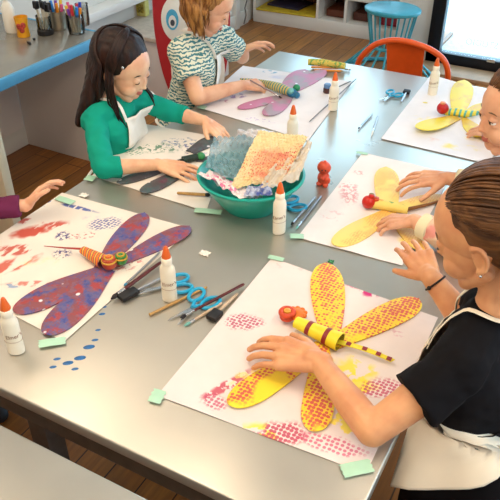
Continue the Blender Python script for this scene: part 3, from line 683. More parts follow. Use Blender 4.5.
# orange figurine
c = at(323, 184, TZ); t = thing('figurine', c, 'small orange clay-like figurine standing right of the teal bowl', 'figurine')
om = plain('orange_clay', 'dc5030', .45, var=.06)
fm = MB(); fm.ell(c+V((0, 0, .022)), (.018, .017, .022)); fm.ell(c+V((0, 0, .055)), (.0205, .019, .0195)); fm.ell(c+V((.017, -.008, .020)), (.008, .008, .010)); fm.ell(c+V((.013, -.014, .006)), (.009, .009, .007)); fm.ell(c+V((-.008, -.012, .005)), (.009, .009, .006)); fm.ell(c+V((.002, 0, .075)), (.004, .004, .004)); fm.ell(c+V((.004, -.018, .028)), (.005, .007, .006))
me = remesh(fm, .0018, 3); me.materials.append(om); link_obj('body', me, t)
obj('eye', MB().ell(c+V((.012, -.017, .055)), .0022, seg=10, rings=6), M['black'], t); obj('eye', MB().ell(c+V((.002, -.0195, .055)), .0022, seg=10, rings=6), M['black'], t)
# ------------------------------------------------------------------ bowl and its wrapping
bc = at(251, 205, TZ)
tealb = plain('teal_bowl_plastic', '12a190', .3, var=.03)
t = thing('mixing_bowl', bc, 'big glossy teal plastic bowl in the middle of the table', 'bowl')
rim = .142; hb_ = .100
obj('bowl_shell', MB().lathe(bc, [(.066, 0), (.074, .001), (.079, .008), (.098, .030), (.118, .058), (.132, .083), (rim-.004, hb_-.004), (rim+.005, hb_-.004), (rim+.006, hb_+.001), (rim, hb_+.003), (rim-.006, hb_-.002), (.127, .083), (.113, .058), (.093, .032), (.07, .010), (.02, .008)], 64), tealb, t)
obj('foot_ring', MB().tube([bc+V((math.cos(a)*.068, math.sin(a)*.068, .003)) for a in [2*PI*k/48 for k in range(48)]], .003, 8, closed=True), tealb, t)
def clear(name, tint, alpha, rough=.2, blobs=None, base=None):
    n = NT(name)
    if blobs:
        c_ = srgb(base or tint)
        for (cx, cy, rx, ry, ang, colr, pat, s_, thr, amt) in blobs: c_ = n.mix(n.math('MULTIPLY', blob_mask(n, cx, cy, rx, ry, ang, pat, s_, thr), amt), c_, srgb(colr))
        n.col(c_)
    else: n.col(srgb(tint))
    n.set(Roughness=rough, Alpha=alpha); n.b.inputs['Coat Weight'].default_value = .6; return n.m
def sheet(name, A, B, C, D, label, mat_, bub=0, amp=.012, nu=40, nv=40, seed=0, sag=.02, br=.004, th=.0008):
    A, B, C, D = map(V, (A, B, C, D)); nn = (B-A).cross(D-A).normalized(); nn = nn if nn.z > 0 else -nn
    lu = (B-A).length; lv = (D-A).length
    def fn(u, v):
        p = A.lerp(B, u).lerp(D.lerp(C, u), v)
        h = amp*(noise.noise(V((u*4+seed, v*4, seed)))+.5*noise.noise(V((u*11, v*11+seed, seed))))
        h -= sag*math.sin(PI*u)*math.sin(PI*v)
        if bub:
            a = u*lu/bub; b = v*lv/bub; r = int(b); fx = (a+(r % 2)*.5) % 1-.5; fy = b % 1-.5; q = 1-(fx*fx+fy*fy)/.19
            if q > 0: h += br*math.sqrt(q)
        return p+nn*h
    return lab(obj(name, MB().grid(fn, nu, nv, th), mat_), label, 'wrapping')
z0 = TZ
def bp_(x, y, z): return bc+V((x, y, z))
# axes: image right ~ (.88,.48), towards the viewer ~ (.48,-.88)
RX = V((.879, .477, 0)); TC = V((.477, -.879, 0)); UZ = V((0, 0, 1))
def bq(r, t_, z): return bc+RX*r+TC*t_+UZ*z
sheet('bubble_wrap', bq(-.125, -.01, .115), bq(.01, .06, .085), bq(.02, -.09, .165), bq(-.105, -.115, .15), 'clear bluish bubble wrap with large bubbles at the left of the bowl', clear('bubble_film', '8fb4c2', .50, .06), bub=.021, nu=84, nv=84, seed=3, sag=.018, br=.0075, amp=.010)
om_ = clear('orange_mesh_film', 'e8b07a', .9, .4, base='f0dca4', blobs=[(.03, .0, .09, .07, .5, 'e98a68', 'wash', 14, .42, .9), (.05, .03, .06, .05, .5, 'd8443c', 'dots', 150, .42, .9), (-.03, -.02, .07, .05, .5, 'e05a3c', 'dots', 160, .42, .8)])
sheet('bubble_wrap', bq(-.055, .085, .10), bq(.085, .06, .115), bq(.155, -.05, .185), bq(.02, -.09, .185), 'bubble wrap smeared orange and yellow at the right of the bowl', om_, bub=.009, nu=110, nv=110, seed=8, sag=.006, br=.003, amp=.012)
sheet('bubble_wrap', bq(.02, .10, .108), bq(.125, .06, .112), bq(.168, -.05, .172), bq(.06, .00, .13), 'creamy crumpled plastic wrap along the right rim of the bowl', clear('cream_film', 'e6d6bf', .85, .3), bub=.012, nu=60, nv=60, seed=21, sag=-.004, br=.003, amp=.02)
sheet('bubble_wrap', bq(-.145, .02, .112), bq(-.02, .135, .104), bq(.03, .08, .07), bq(-.10, -.02, .09), 'white plastic wrap smeared pink along the front rim of the bowl', clear('pink_film', 'ece2e2', .92, .3, base='eee6e6', blobs=[(0, 0, .09, .07, .5, 'd8508c', 'splat', 55, .52, .9), (.0, .0, .1, .08, 1, 'e8a0c0', 'wash', 30, .5, .6)]), bub=.012, nu=60, nv=60, seed=31, sag=.0, br=.003, amp=.014)
sheet('bubble_wrap', bq(-.02, .128, .104), bq(.055, .118, .104), bq(.05, .07, .105), bq(-.01, .08, .10), 'crumpled plastic smeared dark blue at the front rim of the bowl', clear('blue_film', '3c5fae', .92, .3, base='c8d0e4', blobs=[(0, 0, .05, .04, .5, '2b49a0', 'wash', 40, .42, 1)]), bub=.010, nu=40, nv=40, seed=41, sag=-.006, br=.003, amp=.012)
sheet('bubble_wrap', bq(-.06, -.12, .13), bq(.05, -.06, .12), bq(.07, -.13, .165), bq(-.03, -.15, .16), 'crumpled milky white plastic wrap at the back of the bowl', clear('milky_film', 'e9e6ea', .8, .25), bub=.012, nu=40, nv=40, seed=51, sag=-.01, br=.003, amp=.02)
# ------------------------------------------------------------------ winged crafts
def wing(root, tip, wd, t, mat_, z0_=.003, z1_=.006, base=.34, peak=.62, curve=0.0, th=.003, label=None):
    A = at(*root, ZP+z0_); B = at(*tip, ZP+z0_); d = B-A; L = d.length; d.normalize(); s = V((-d.y, d.x, 0))
    def hw(u):
        if u < peak: k = base+(1-base)*math.sin(PI/2*(u/peak))**1.3
        else: k = math.sqrt(max(0, 1-((u-peak)/(1-peak))**2.4))
        return wd/2*k
    def fn(u, v):
        uu = 1-(1-u)**1.35; h = hw(uu)
        p = A+d*L*uu+s*(h*(2*v-1)+curve*math.sin(PI*uu))
        p.z = ZP+z0_+(z1_-z0_)*uu+.0025*math.sin(v*PI)+.001*noise.noise(V((u*3, v*3, wd*50)))
        return p
    o = obj('wing', MB().grid(fn, 36, 12, th), mat_, t)
    if label: o['label'] = label
    return o
def craft(head_px, label, z=ZP):
    c = at(*head_px, z); return thing('paper_dragonfly', c, label, 'dragonfly'), c
def disc(c, r, h, nrm_=None, seg=28):
    return MB().lathe(c, [(r*.3, 0), (r*.9, h*.05), (r, h*.35), (r*.92, h*.8), (r*.5, h), (r*.1, h*1.02)], seg)
def wingmat(name, base, dots, scale, thr, amt=.9, blobn=(.55, .65), nscale=9, extra=None, white=False):
    n = NT(name); c_ = srgb(base)
    m = n.ramp(n.noise(nscale, 2), blobn[0]-.1, blobn[1]-.1)
    p = n.ramp(n.vor(scale, rnd=.30), thr, thr-.10)
    c_ = n.mix(n.math('MULTIPLY', m, .12), c_, srgb(dots)); c_ = n.mix(n.math('MULTIPLY', n.math('MULTIPLY', m, p), amt), c_, srgb(dots))
    if extra:
        for col2, s2, t2, a2 in extra: c_ = n.mix(n.math('MULTIPLY', n.ramp(n.noise(s2, 4), t2, t2+.08), a2), c_, srgb(col2))
    if white:
        c_ = n.mix(n.ramp(n.vor(26, rnd=1), .16, .11), c_, srgb('e6e2e6'))
    n.col(c_); n.set(Roughness=.5); return n.m
# --- 1: near right, yellow with red dots
t, c = craft((330, 338), 'yellow paper dragonfly with red dots, striped body and orange rose head at near right')
m1 = wingmat('yellow_red_wing', 'f2da30', 'cf3f4e', 118, .56, nscale=7, blobn=(.46, .52))
wing((331, 345), (326, 264), .080, t, m1, peak=.66, base=.45, z1_=.006)
wing((330, 345), (419, 300), .072, t, m1, z0_=.004, peak=.7, base=.5)
wing((322, 345), (229, 406), .068, t, m1, z0_=.004, peak=.68, base=.5)
wing((322, 345), (314, 432), .062, t, m1, z0_=.005, peak=.72, base=.5, curve=.004)
ym = plain('yellow_card', 'f0de2a', .5, var=.04); rm = plain('maroon_band', '8f1f26', .5); olive = plain('olive_inner', '9a8a1c', .6)
A = at(296, 322, ZP+.022); B = at(340, 342, ZP+.020); d = (B-A).normalized(); L = (B-A).length; x = V((-d.y, d.x, 0)); 
def cone_shell(A, B, ra, rb, th=.0012):
    d = (B-A).normalized(); x = V((-d.y, d.x, 0)); u_ = V((0, 0, 1))
    return MB().grid(lambda u, v: A.lerp(B, u)+(x*math.cos(v*2*PI*.985)+u_*math.sin(v*2*PI*.985)*.82)*(ra+(rb-ra)*u), 16, 40, th)
obj('body', cone_shell(A, B, .013, .021), ym, t)
obj('body_lining', cone_shell(A.lerp(B, .3), A.lerp(B, 1.0), .0135, .0185), olive, t)
for k in (.32, .72): 
    P_ = A.lerp(B, k-.04); Q_ = A.lerp(B, k+.05); r0 = .013+.008*k+.0006
    obj('band', cone_shell(P_, Q_, r0, r0+.0006), rm, t)
tl = MB().grid(lambda u, v: at(336+(393-336)*u, 341+(361-341)*u, ZP+.012)+V((0, 0, .006*math.sin(u*3)))+V((.45, .88, 0)).normalized()*((v-.5)*(.017-.005*u)), 20, 4, .0012)
obj('tail', tl, ym, t)
for k in (.22, .5, .74, .93):
    pc = at(336+57*k, 341+20*k, ZP+.012)+V((0, 0, .0012+.006*math.sin(k*3))); dd = (at(393, 361, ZP)-at(336, 341, ZP)).normalized(); ang = math.atan2(dd.y, dd.x)
    obj('red_square', MB().box(pc, (.010, .010, .0012), ang), rm, t)
ro = plain('orange_red_paper', 'd9481d', .5, var=.12, scale=80); oc = plain('orange_paper', 'ec7a14', .5, var=.1, scale=60)
hc = at(287, 318, ZP+.010)
obj('frill', MB().lathe(hc+V((.016, .016, .002)), [(.01, 0)]+[(.019, .002), (.020, .008), (.008, .012)], 32), oc, t)
fl = MB()
for k in range(10):
    a = 2*PI*k/10; fl.ell(hc+V((.016+math.cos(a)*.018, .016+math.sin(a)*.018, .008)), (.006, .006, .005), seg=10, rings=6)
obj('frill', fl, oc, t)
obj('rosette', MB().tube([hc+V((math.cos(a)*.0135, math.sin(a)*.0135, .016)) for a in [2*PI*k/28 for k in range(28)]], .0062, 10, closed=True), ro, t)
obj('rosette_base', disc(hc, .017, .016), ro, t); obj('eye', disc(hc+V((0, 0, .016)), .0085, .008), plain('eye_amber', 'e9a63c', .35), t)
# --- 2: middle right, pale yellow, red head
t, c = craft((385, 205), 'yellow paper dragonfly with round red head under two small hands')
m2 = wingmat('yellow_peach_wing', 'f1d772', 'e0914a', 150, .46, amt=.6, nscale=9, blobn=(.5, .6), extra=[('e8b05a', 12, .52, .5)])
wing((388, 207), (386, 168), .074, t, m2, peak=.6, base=.75); wing((388, 212), (334, 246), .072, t, m2, z0_=.004, peak=.6, base=.5)
wing((392, 208), (442, 196), .052, t, m2, z0_=.004, peak=.6, base=.5); wing((392, 212), (424, 252), .055, t, m2, z0_=.003)
A = at(373, 203, ZP+.016); B = at(408, 210, ZP+.014)
bm2 = painted('pale_yellow_body', 'f1d876', [(0.015, 0, .012, .04, .4, '3f9a58', 'splat', 30, .1, .9), (.045, .01, .012, .04, .4, '5aa048', 'splat', 30, .1, .8), (-.015, 0, .010, .04, .4, 'd88a2c', 'splat', 30, .1, .8)])
obj('body', cone_shell(A, B, .016, .012), bm2, t)
obj('tail', MB().tube([at(405, 210, ZP+.012), at(430, 204, ZP+.01), at(445, 199, ZP+.01)], [.006, .004, .002], 10), plain('brown_tail', '8a5a28', .6), t)
hm = plain('tomato_red', 'cb2317', .28, var=.06); hc = at(368, 208, ZP+.002)
obj('head', MB().ell(hc+V((0, 0, .019)), (.019, .018, .019)), hm, t); obj('eye', disc(hc+V((.006, .002, .034)), .009, .009), hm, t); obj('leaf', MB().ell(hc+V((.004, .008, .040)), (.008, .006, .004), seg=12, rings=8), plain('leaf_green', '7c7a3a', .6), t)
obj('eye', disc(hc+V((.016, .010, .024)), .010, .010), plain('orange_eye', 'e0552a', .4), t)
# --- 3: left, red and blue
t, c = craft((105, 268), 'dark red and blue paper dragonfly with beaded rainbow head on the left sheet')
m3 = wingmat('red_blue_wing', '8a4a50', '465a98', 130, .5, amt=.6, nscale=10, blobn=(.5, .6), extra=[('4a5896', 24, .50, .8), ('ab3c36', 36, .52, .85), ('34468c', 50, .56, .8), ('7d6f86', 60, .5, .35)], white=True)
wing((98, 270), (145, 214), .072, t, m3, peak=.62, base=.4); wing((112, 266), (190, 227), .064, t, m3, z0_=.004, peak=.7, base=.4)
wing((102, 268), (14, 313), .080, t, m3, z0_=.004, peak=.6, base=.35); wing((110, 270), (46, 336), .078, t, m3, z0_=.003, peak=.65, base=.35)
A = at(83, 250, ZP+.018); B = at(104, 262, ZP+.018)
n = NT('rainbow_body'); wv = n.n('ShaderNodeTexWave'); wv.inputs['Scale'].default_value = 22; wv.inputs['Distortion'].default_value = 2; n.l(n.mapping(rot=(0, 0, -.3)), wv.inputs['Vector'])
cr = n.n('ShaderNodeValToRGB'); cr.color_ramp.interpolation = 'CONSTANT'; e = cr.color_ramp.elements; e[0].color = srgb('e87a1e'); e[1].position = .35; e[1].color = srgb('b23028'); x_ = e.new(.6); x_.color = srgb('4a3a86'); x_ = e.new(.8); x_.color = srgb('e6b52c')
n.l(wv.outputs['Fac'], cr.inputs[0]); n.col(cr.outputs[0]); rbm = n.m
obj('body', cone_shell(A, B, .010, .019), rbm, t)
obj('tail', MB().tube([at(84, 249, ZP+.02), at(66, 248, ZP+.018), at(44, 246, ZP+.01)], [.003, .0022, .001], 8), plain('red_straw', 'a8322c', .5), t)
hc = at(110, 268, ZP+.008)
for dx, dy, rr_, mats in ((0, 0, .0185, ('b5452c', 'd8a42c', 'c24a1e')), (.016, .026, .0155, ('2f8a3c', 'dca62a', '3d8c34'))):
    q = hc+V((dx, dy, 0)); e_ = obj('eye', MB().ell(q+V((0, 0, .016)), (rr_, rr_, rr_)), plain('eye_'+mats[0], mats[0], .35), t)
    for j, (zz, c_) in enumerate(((.006, mats[1]), (.011, mats[2]), (.0145, mats[1]))):
        r2 = math.sqrt(max(rr_**2-(zz*rr_/.017)**2, 1e-6)); obj('bead_ring', MB().tube([q+V((math.cos(a)*r2, math.sin(a)*r2, .016+zz*rr_/.017)) for a in [2*PI*k/24 for k in range(24)]], .0022, 8, closed=True), plain('bead_'+c_, c_, .3), e_)
    obj('pupil', MB().ell(q+V((0, 0, .031*rr_/.017)), (.006, .006, .004), seg=14, rings=8), plain('pupil_'+mats[0], 'e9742a' if dx == 0 else '2f8a3c', .3), e_)
# --- 4: dark, teal girl's
t, c = craft((190, 158), 'dark grey paper dragonfly with coloured spots under the hands of the girl in teal')
m4 = wingmat('dark_grey_wing', '4b4a50', '34696a', 150, .5, amt=.6, nscale=14, extra=[('6c2a4c', 22, .57, .8), ('646068', 60, .5, .4)], white=True)
wing((178, 163), (117, 184), .050, t, m4, peak=.6, base=.5); wing((192, 167), (141, 193), .056, t, m4, z0_=.004, peak=.68, base=.5)
wing((190, 152), (217, 137), .060, t, m4, z0_=.004, base=.6); wing((196, 160), (236, 158), .060, t, m4, z0_=.003)
obj('body', cone_shell(at(183, 160, ZP+.013), at(200, 156, ZP+.013), .012, .010), plain('black_green_body', '20382c', .4, var=.3, scale=90), t)
obj('head', MB().ell(at(201, 156, ZP+.015), (.014, .013, .012)), plain('green_head', '2f8c50', .4), t); obj('tail', MB().tube([at(183, 160, ZP+.012), at(168, 164, ZP+.01), at(152, 168, ZP+.006)], [.006, .004, .002], 8), bpy.data.materials['black_green_body'], t)
# --- 5: pink grey
t, c = craft((283, 92), 'pink and grey paper dragonfly with green striped body and teal eyes')
m5 = wingmat('pink_grey_wing', 'c27a9c', '9a949c', 120, .5, amt=.4, nscale=11, blobn=(.5, .6), extra=[('9b9499', 12, .46, .75)], white=True)
wing((287, 95), (238, 109), .058, t, m5, peak=.6, base=.45); wing((290, 95), (266, 116), .072, t, m5, z0_=.004, peak=.6, base=.5)
wing((283, 90), (305, 70), .080, t, m5, z0_=.004, peak=.6, base=.4); wing((292, 92), (324, 70), .070, t, m5, z0_=.003, peak=.65, base=.4)
n = NT('green_striped_body'); wv = n.n('ShaderNodeTexWave'); wv.inputs['Scale'].default_value = 26; wv.inputs['Distortion'].default_value = 1.5; n.l(n.mapping(rot=(0, 0, .2)), wv.inputs['Vector'])
n.col(n.mix(n.ramp(wv.outputs['Fac'], .35, .6), srgb('4f8f8c'), srgb('d5bd6a'))); gsm = n.m
tb = plain('teal_blue_ball', '1f6f96', .35, var=.1); tg = plain('green_ball', '1d8a5c', .35)
obj('body', MB().tube([at(262, 82, ZP+.018), at(270, 85, ZP+.020), at(280, 88, ZP+.022), at(290, 92, ZP+.02)], [.009, .016, .019, .015], 20), gsm, t)
obj('tail', MB().tube([at(264, 82, ZP+.018), at(252, 80, ZP+.014), at(240, 79, ZP+.010)], [.008, .006, .003], 12), gsm, t)
hc = at(292, 93, ZP+.018)
obj('head', MB().ell(hc, (.020, .018, .017)), tb, t); obj('eye', MB().ell(hc+V((.008, .022, .014)), (.014, .014, .013)), tg, t); e_ = obj('eye', MB().ell(hc+V((.0, -.012, .012)), (.012, .012, .012)), plain('pale_teal_ball', '74b8b4', .35), t)
obj('cheek', MB().ell(hc+V((.020, .0, -.004)), (.012, .012, .012)), tb, t)
# --- 6: far right, yellow
t, c = craft((458, 116), 'yellow paper dragonfly with red ball head at the far right sheet')
m6 = wingmat('plain_yellow_wing', 'f0d93c', 'dcae52', 120, .5, amt=.5, nscale=10, extra=[('e0b458', 10, .5, .6)])
wing((458, 113), (464, 81), .082, t, m6, peak=.6, base=.55); wing((456, 117), (417, 133), .075, t, m6, z0_=.004, z1_=.02, peak=.6, base=.55)
wing((464, 114), (492, 104), .06, t, m6, z0_=.004); wing((464, 118), (482, 138), .065, t, m6, z0_=.003)
n = NT('blue_yellow_body'); wv = n.n('ShaderNodeTexWave'); wv.inputs['Scale'].default_value = 18; wv.inputs['Distortion'].default_value = 1; n.l(n.obj(), wv.inputs['Vector'])
n.col(n.mix(n.ramp(wv.outputs['Fac'], .55, .7), srgb('efe04a'), srgb('58b4b0')))
obj('body', MB().tube([at(444, 112, ZP+.015), at(455, 112, ZP+.016), at(465, 114, ZP+.016), at(478, 113, ZP+.014)], [.010, .014, .013, .008], 16), n.m, t)
hc = at(442, 113, ZP+.012)
obj('head', MB().ell(hc+V((0, 0, .018)), (.021, .020, .021)), plain('crimson_ball', 'c01a20', .3), t); obj('eye', disc(hc+V((-.002, -.002, .034)), .010, .008), plain('orange_dot', 'f0a070', .4), t)
# ================================================================== PEOPLE
def basis(face, pitch, roll=0):
    """local head/body axes: +X face, +Y left, +Z up"""
    f = V((face[0], face[1], 0)).normalized(); l = V((-f.y, f.x, 0)); u = V((0, 0, 1))
    M3 = Matrix((f, l, u)).transposed()
    return M3 @ Matrix.Rotation(pitch, 3, 'Y') @ Matrix.Rotation(roll, 3, 'X')
def lerpv(a, b, t): return V(a).lerp(V(b), t)
def displace(me, fn):
    cs = [v.co.copy() for v in me.vertices]; ns = [v.vector.copy() for v in me.vertex_normals]
    flat = []
    for c, n_ in zip(cs, ns): flat += list(c+n_*fn(c))
    me.vertices.foreach_set('co', flat); me.update()
def hand_prims(mb, wrist, d, nrm, thumb_side, s=.78, curl=(.25, .35, .3), spread=.12, fcurl=None, thumb=(.75, .35)):
    """d: wrist->knuckle direction, nrm: back-of-hand normal, thumb_side: +1/-1 along nrm x d"""
    d = V(d).normalized(); nrm = V(nrm); nrm = (nrm-d*nrm.dot(d)).normalized(); sd = nrm.cross(d).normalized()*thumb_side
    L = .082*s
    ks = [(.030, .98, .0), (.010, 1.03, .0015), (-.011, 1.0, .0), (-.031, .92, -.002)]
    fl = [(.040, .025, .020), (.045, .029, .021), (.041, .026, .020), (.032, .020, .018)]
    fr = [.0088, .009, .0086, .0078]
    W = V(wrist)
    mb.cap(W-d*.01*s, W+d*.015*s, .0215*s, .021*s)
    for i, (lat, ln, hgt) in enumerate(ks):
        K = W+d*L*ln+sd*lat*s*1.02+nrm*hgt*s
        mb.cap(W+d*.012*s+sd*lat*.50*s, K, .0145*s, .0112*s)
        c = (fcurl[i] if fcurl else curl); p = K; ang = 0; dd0 = (d+sd*lat/.03*spread).normalized()
        ax = nrm
        for j in range(3):
            ang += c[j]; dd = dd0*math.cos(ang)-nrm*math.sin(ang)
            q = p+dd*fl[i][j]*s; mb.cap(p, q, fr[i]*s*(1-.08*j), fr[i]*s*(1-.08*(j+1)), seg=14); p = q
    # palm pads
    mb.ell(W+d*L*.55-nrm*.005*s, (.036*s, .033*s, .013*s), Matrix((d, nrm.cross(d), nrm)).transposed(), 18, 10)
    # thumb: leaves the side of the palm near its base
    b = W+d*.020*s+sd*.022*s-nrm*.004*s
    t0 = (d*math.cos(thumb[0])+sd*math.sin(thumb[0])-nrm*.25).normalized()
    k1 = b+t0*.038*s; mb.cap(b, k1, .0150*s, .0112*s)
    t1 = (d*math.cos(thumb[1])+sd*math.sin(thumb[1])-nrm*.35).normalized()
    k2 = k1+t1*.030*s; mb.cap(k1, k2, .0104*s, .0094*s); t2 = (t1+d*.2-nrm*.15).normalized(); mb.cap(k2, k2+t2*.022*s, .0094*s, .0078*s)
def person(name, label, pelvis, neck, facing, headc, hface, hpitch, hroll, shL, elL, wrL, shR, elR, wrR, handL, handR,
           skin, shirtm, pantm, sleeve, group=None, s=1.0, vox=.0028, gaze='down', browm=None, shirt_hem=0.0, eyecol=None, arm=1.0, cuffm=None, smile=0, bulk=1.0):
    pelvis, neck, headc = V(pelvis), V(neck), V(headc)
    shL, elL, wrL, shR, elR, wrR = map(V, (shL, elL, wrL, shR, elR, wrR))
    root = thing(name, (pelvis.x, pelvis.y, 0), label, 'person', group)
    BB = basis(facing, 0); f = BB @ V((1, 0, 0)); l = BB @ V((0, 1, 0)); up = V((0, 0, 1))
    H = basis(hface, hpitch, hroll)
    def h(x, y, z): return headc+H @ V((x, y, z))*s
    mb = MB(); tor = MB(); b_ = bulk
    # torso levels: pelvis -> neck base
    shc = (shL+shR)/2; lv = [(0.0, .070, .060, .0), (.15, .068, .050, .0), (.35, .062, .036, .002), (.55, .066, .042, .0), (.75, .068, .052, .0), (.9, .056, .062, -.004)]
    prev = None
    for m_, gr in ((mb, 0), (tor, .010)):
        prev = None
        for t_, r, hw, fo in lv:
            c = lerpv(pelvis, shc-up*.02, t_)+f*fo; cur = (c-l*hw*b_, c+l*hw*b_, r*b_+gr, c)
            m_.cap(cur[0], cur[1], cur[2])
            if prev:
                for k in range(1, 4):
                    q = k/4; m_.cap(lerpv(prev[0], cur[0], q), lerpv(prev[1], cur[1], q), prev[2]*(1-q)+cur[2]*q)
            prev = cur
        m_.cap(shL*.86+shc*.14, shR*.86+shc*.14, .036*b_+gr); m_.cap(lerpv(shc, neck, .0), neck-up*.0, .050+gr*.6, .036+gr*.4)
        for S in (shL, shR): m_.cap(lerpv(shc, S, .35)+up*.012, S, .036*b_+gr, .040*b_+gr)
    nk = h(-.022, 0, -.055); mb.cap(neck-up*.02, neck, .042, .034); mb.cap(neck, nk, .033*s, .034*s)
    # legs to the floor
    hips = []
    for sg in (1, -1):
        hp = pelvis+l*.052*sg; kn = V((pelvis.x, pelvis.y, 0))*.5+V((pelvis.x, pelvis.y, 0))*.5+l*.062*sg+f*.012+up*pelvis.z*.52; an = V((pelvis.x, pelvis.y, 0))+l*.066*sg-f*.01+up*.055
        mb.cap(hp, kn, .064, .043); mb.cap(kn, an, .042, .026); mb.cap(an-up*.028-f*.012, an-up*.030+f*.095, .024, .021); hips.append((hp, kn, an))
    core = remesh(mb, .007, 0); mb = MB(); mb.add([v.co for v in core.vertices], [tuple(p.vertices) for p in core.polygons]); bpy.data.meshes.remove(core)
    # arms
    for S, E, W in ((shL, elL, wrL), (shR, elR, wrR)):
        mb.cap(S, E, .037*arm, .029*arm); mb.cap(E, lerpv(E, W, .35), .029*arm, .0285*arm); mb.cap(lerpv(E, W, .35), W, .0285*arm, .0195*arm)
    for W, E, hd, side in ((wrL, elL, handL, 1), (wrR, elR, handR, -1)):
        kw = dict(hd); dd = V(kw.pop('d')); nn = V(kw.pop('n')); side_ = kw.pop('side', side)
        # palm down & fingers forward: left hand thumb lies on nrm x d side * -1
        hand_prims(mb, W, dd, nn, -side_, s=kw.pop('s', .78), **kw)
    # head
    mb.ell(h(-.012, 0, .030), V((.092, .074, .082))*s, H, 40, 26); mb.ell(h(.020, 0, -.016), V((.0615, .0610, .075))*s, H, 36, 22)
    mb.ell(h(.052, 0, -.073), V((.0225, .024, .018))*s, H)
    for y in (-1, 1):
        mb.ell(h(.047, .031*y, -.038), V((.029, .027, .029))*s, H); mb.cap(h(.0, .050*y, -.052), h(.05, .018*y, -.086), .016*s, .015*s)
        mb.cap(h(.068, .014*y, .021), h(.063, .038*y, .021), .0075*s, .006*s)
        mb.ell(h(-.006, .069*y, -.012), V((.013, .0055, .022))*s, H)
        ep = [h(-.008+.0145*math.cos(a), (.0745+.004*(math.cos(a) < .3))*y, -.010+.0235*math.sin(a)) for a in [-2.1+.42*k for k in range(-1, 11)]]
        ep = [h(-.006+(.0145+.002*math.sin(a))*-math.cos(a)*1.0, (.0735+.0045*(1+math.cos(a))*.5)*y, -.008+.0235*math.sin(a)) for a in [-1.2+.36*k for k in range(0, 10)]]
        for e0, e1 in zip(ep[:-1], ep[1:]): mb.cap(e0, e1, .0042*s, .0042*s, 10, 3)
        mb.ell(h(-.001, .0725*y, -.033), V((.0075, .0052, .0085))*s, H)
        mb.ell(h(.080, .0080*y, -.029), V((.0075, .0055, .005))*s, H, 12, 8)
        # eyelids
        mb.ell(h(.0660, .029*y, .0055 if gaze == 'down' else .0070), V((.0125, .0135, .0115 if gaze == 'down' else .009))*s, H, 18, 12)
        mb.ell(h(.0655, .029*y, -.0065), V((.0115, .0130, .007))*s, H, 18, 12)
    mb.cap(h(.077, 0, .006), h(.084, 0, -.020), .0058*s, .0070*s); mb.ell(h(.0875, 0, -.0255), V((.0078, .0080, .0070))*s, H, 14, 10)
    for zz, rz_ in ((-.0500, .0036), (-.0575, .0044)):
        for q in range(-3, 4):
            y = q*.0050; mb.ell(h(.0785-abs(q)**2*.0009-(.001 if zz < -.056 else 0), y, zz+smile*abs(q)**2*.0005), V((.0058, .0048, rz_*(1-.08*abs(q))))*s, H, 10, 8)
    me = remesh(mb, vox, 2, .5, name)
    # materials
    for m_ in (skin, M['lip']): me.materials.append(m_)
    Hi = H.inverted()
    for p in me.polygons:
        c = Hi @ (p.center-headc)/s
        if .0745 < c.x+(c.y/.0050)**2*.0007 and abs(c.y) < .0165 and -.0625 < c.z-smile*.0005*(c.y/.005)**2 < -.0465: p.material_index = 1
    # eyes & brows as islands of the same body mesh
    ex = MB()
    for y in (-1, 1):
        if gaze != 'down':
            ex.cur = 0; ex.ell(h(.0668, .029*y, .0015), V((.0105, .0122, .0085))*s, H, 18, 12)
            ex.cur = 1; ex.ell(h(.0738, .029*y, .0015), V((.0045, .0062, .0062))*s, H, 14, 10)
        ex.cur = 2
        pts = [h(.0775-abs(k-2)*.0007-(k*.0026)-.000, (.013+k*.0085)*y, .0235+.0035*math.sin(k/4*PI)+.001*(2-k)*0) for k in range(5)]
        ex.tube(pts, [.0009*s, .0018*s, .0018*s, .0014*s, .0006*s], 8)
        ex.cur = 1
        lz = -.0028 if gaze == 'down' else .0062
        ex.tube([h(.0782-(abs(k-2)**2)*.0013, (.029+(k-2)*.0058)*y, lz+.0009*abs(k-2)**1.5*(1 if gaze == 'down' else -1)) for k in range(5)], .0014*s if gaze == 'down' else .0010*s, 6)
    me2 = ex.mesh('eyes'); bm = bmesh.new(); bm.from_mesh(me)
    for m_ in (M['eye'], eyecol or M['iris'], browm): me.materials.append(m_)
    off = len(bm.verts); 
    vs = [bm.verts.new(v) for v in ex.v]
    for fidx, mi in zip(ex.f, ex.mi):
        try: fc = bm.faces.new([vs[i] for i in fidx]); fc.material_index = mi+2; fc.smooth = True
        except ValueError: pass
    bm.to_mesh(me); bm.free(); bpy.data.meshes.remove(me2)
    link_obj('body', me, root)
    # shirt
    sm = MB(); ins = .010
    prev = None
    for t_, r, hw, fo in lv:
        if t_ < shirt_hem: continue
        c = lerpv(pelvis, shc-up*.02, t_)+f*fo; cur = (c-l*hw*b_, c+l*hw*b_, r*b_+ins)
        sm.cap(cur[0], cur[1], cur[2])
        if prev:
            for k in range(1, 4):
                q = k/4; sm.cap(lerpv(prev[0], cur[0], q), lerpv(prev[1], cur[1], q), prev[2]*(1-q)+cur[2]*q)
        prev = cur
    sm.cap(shL*.86+shc*.14, shR*.86+shc*.14, .036*b_+ins); sm.cap(shc, lerpv(shc, neck, .55), .052+ins*.6, .045)
    for S in (shL, shR): sm.cap(lerpv(shc, S, .35)+up*.012, S, .036*b_+ins, .040*b_+ins)
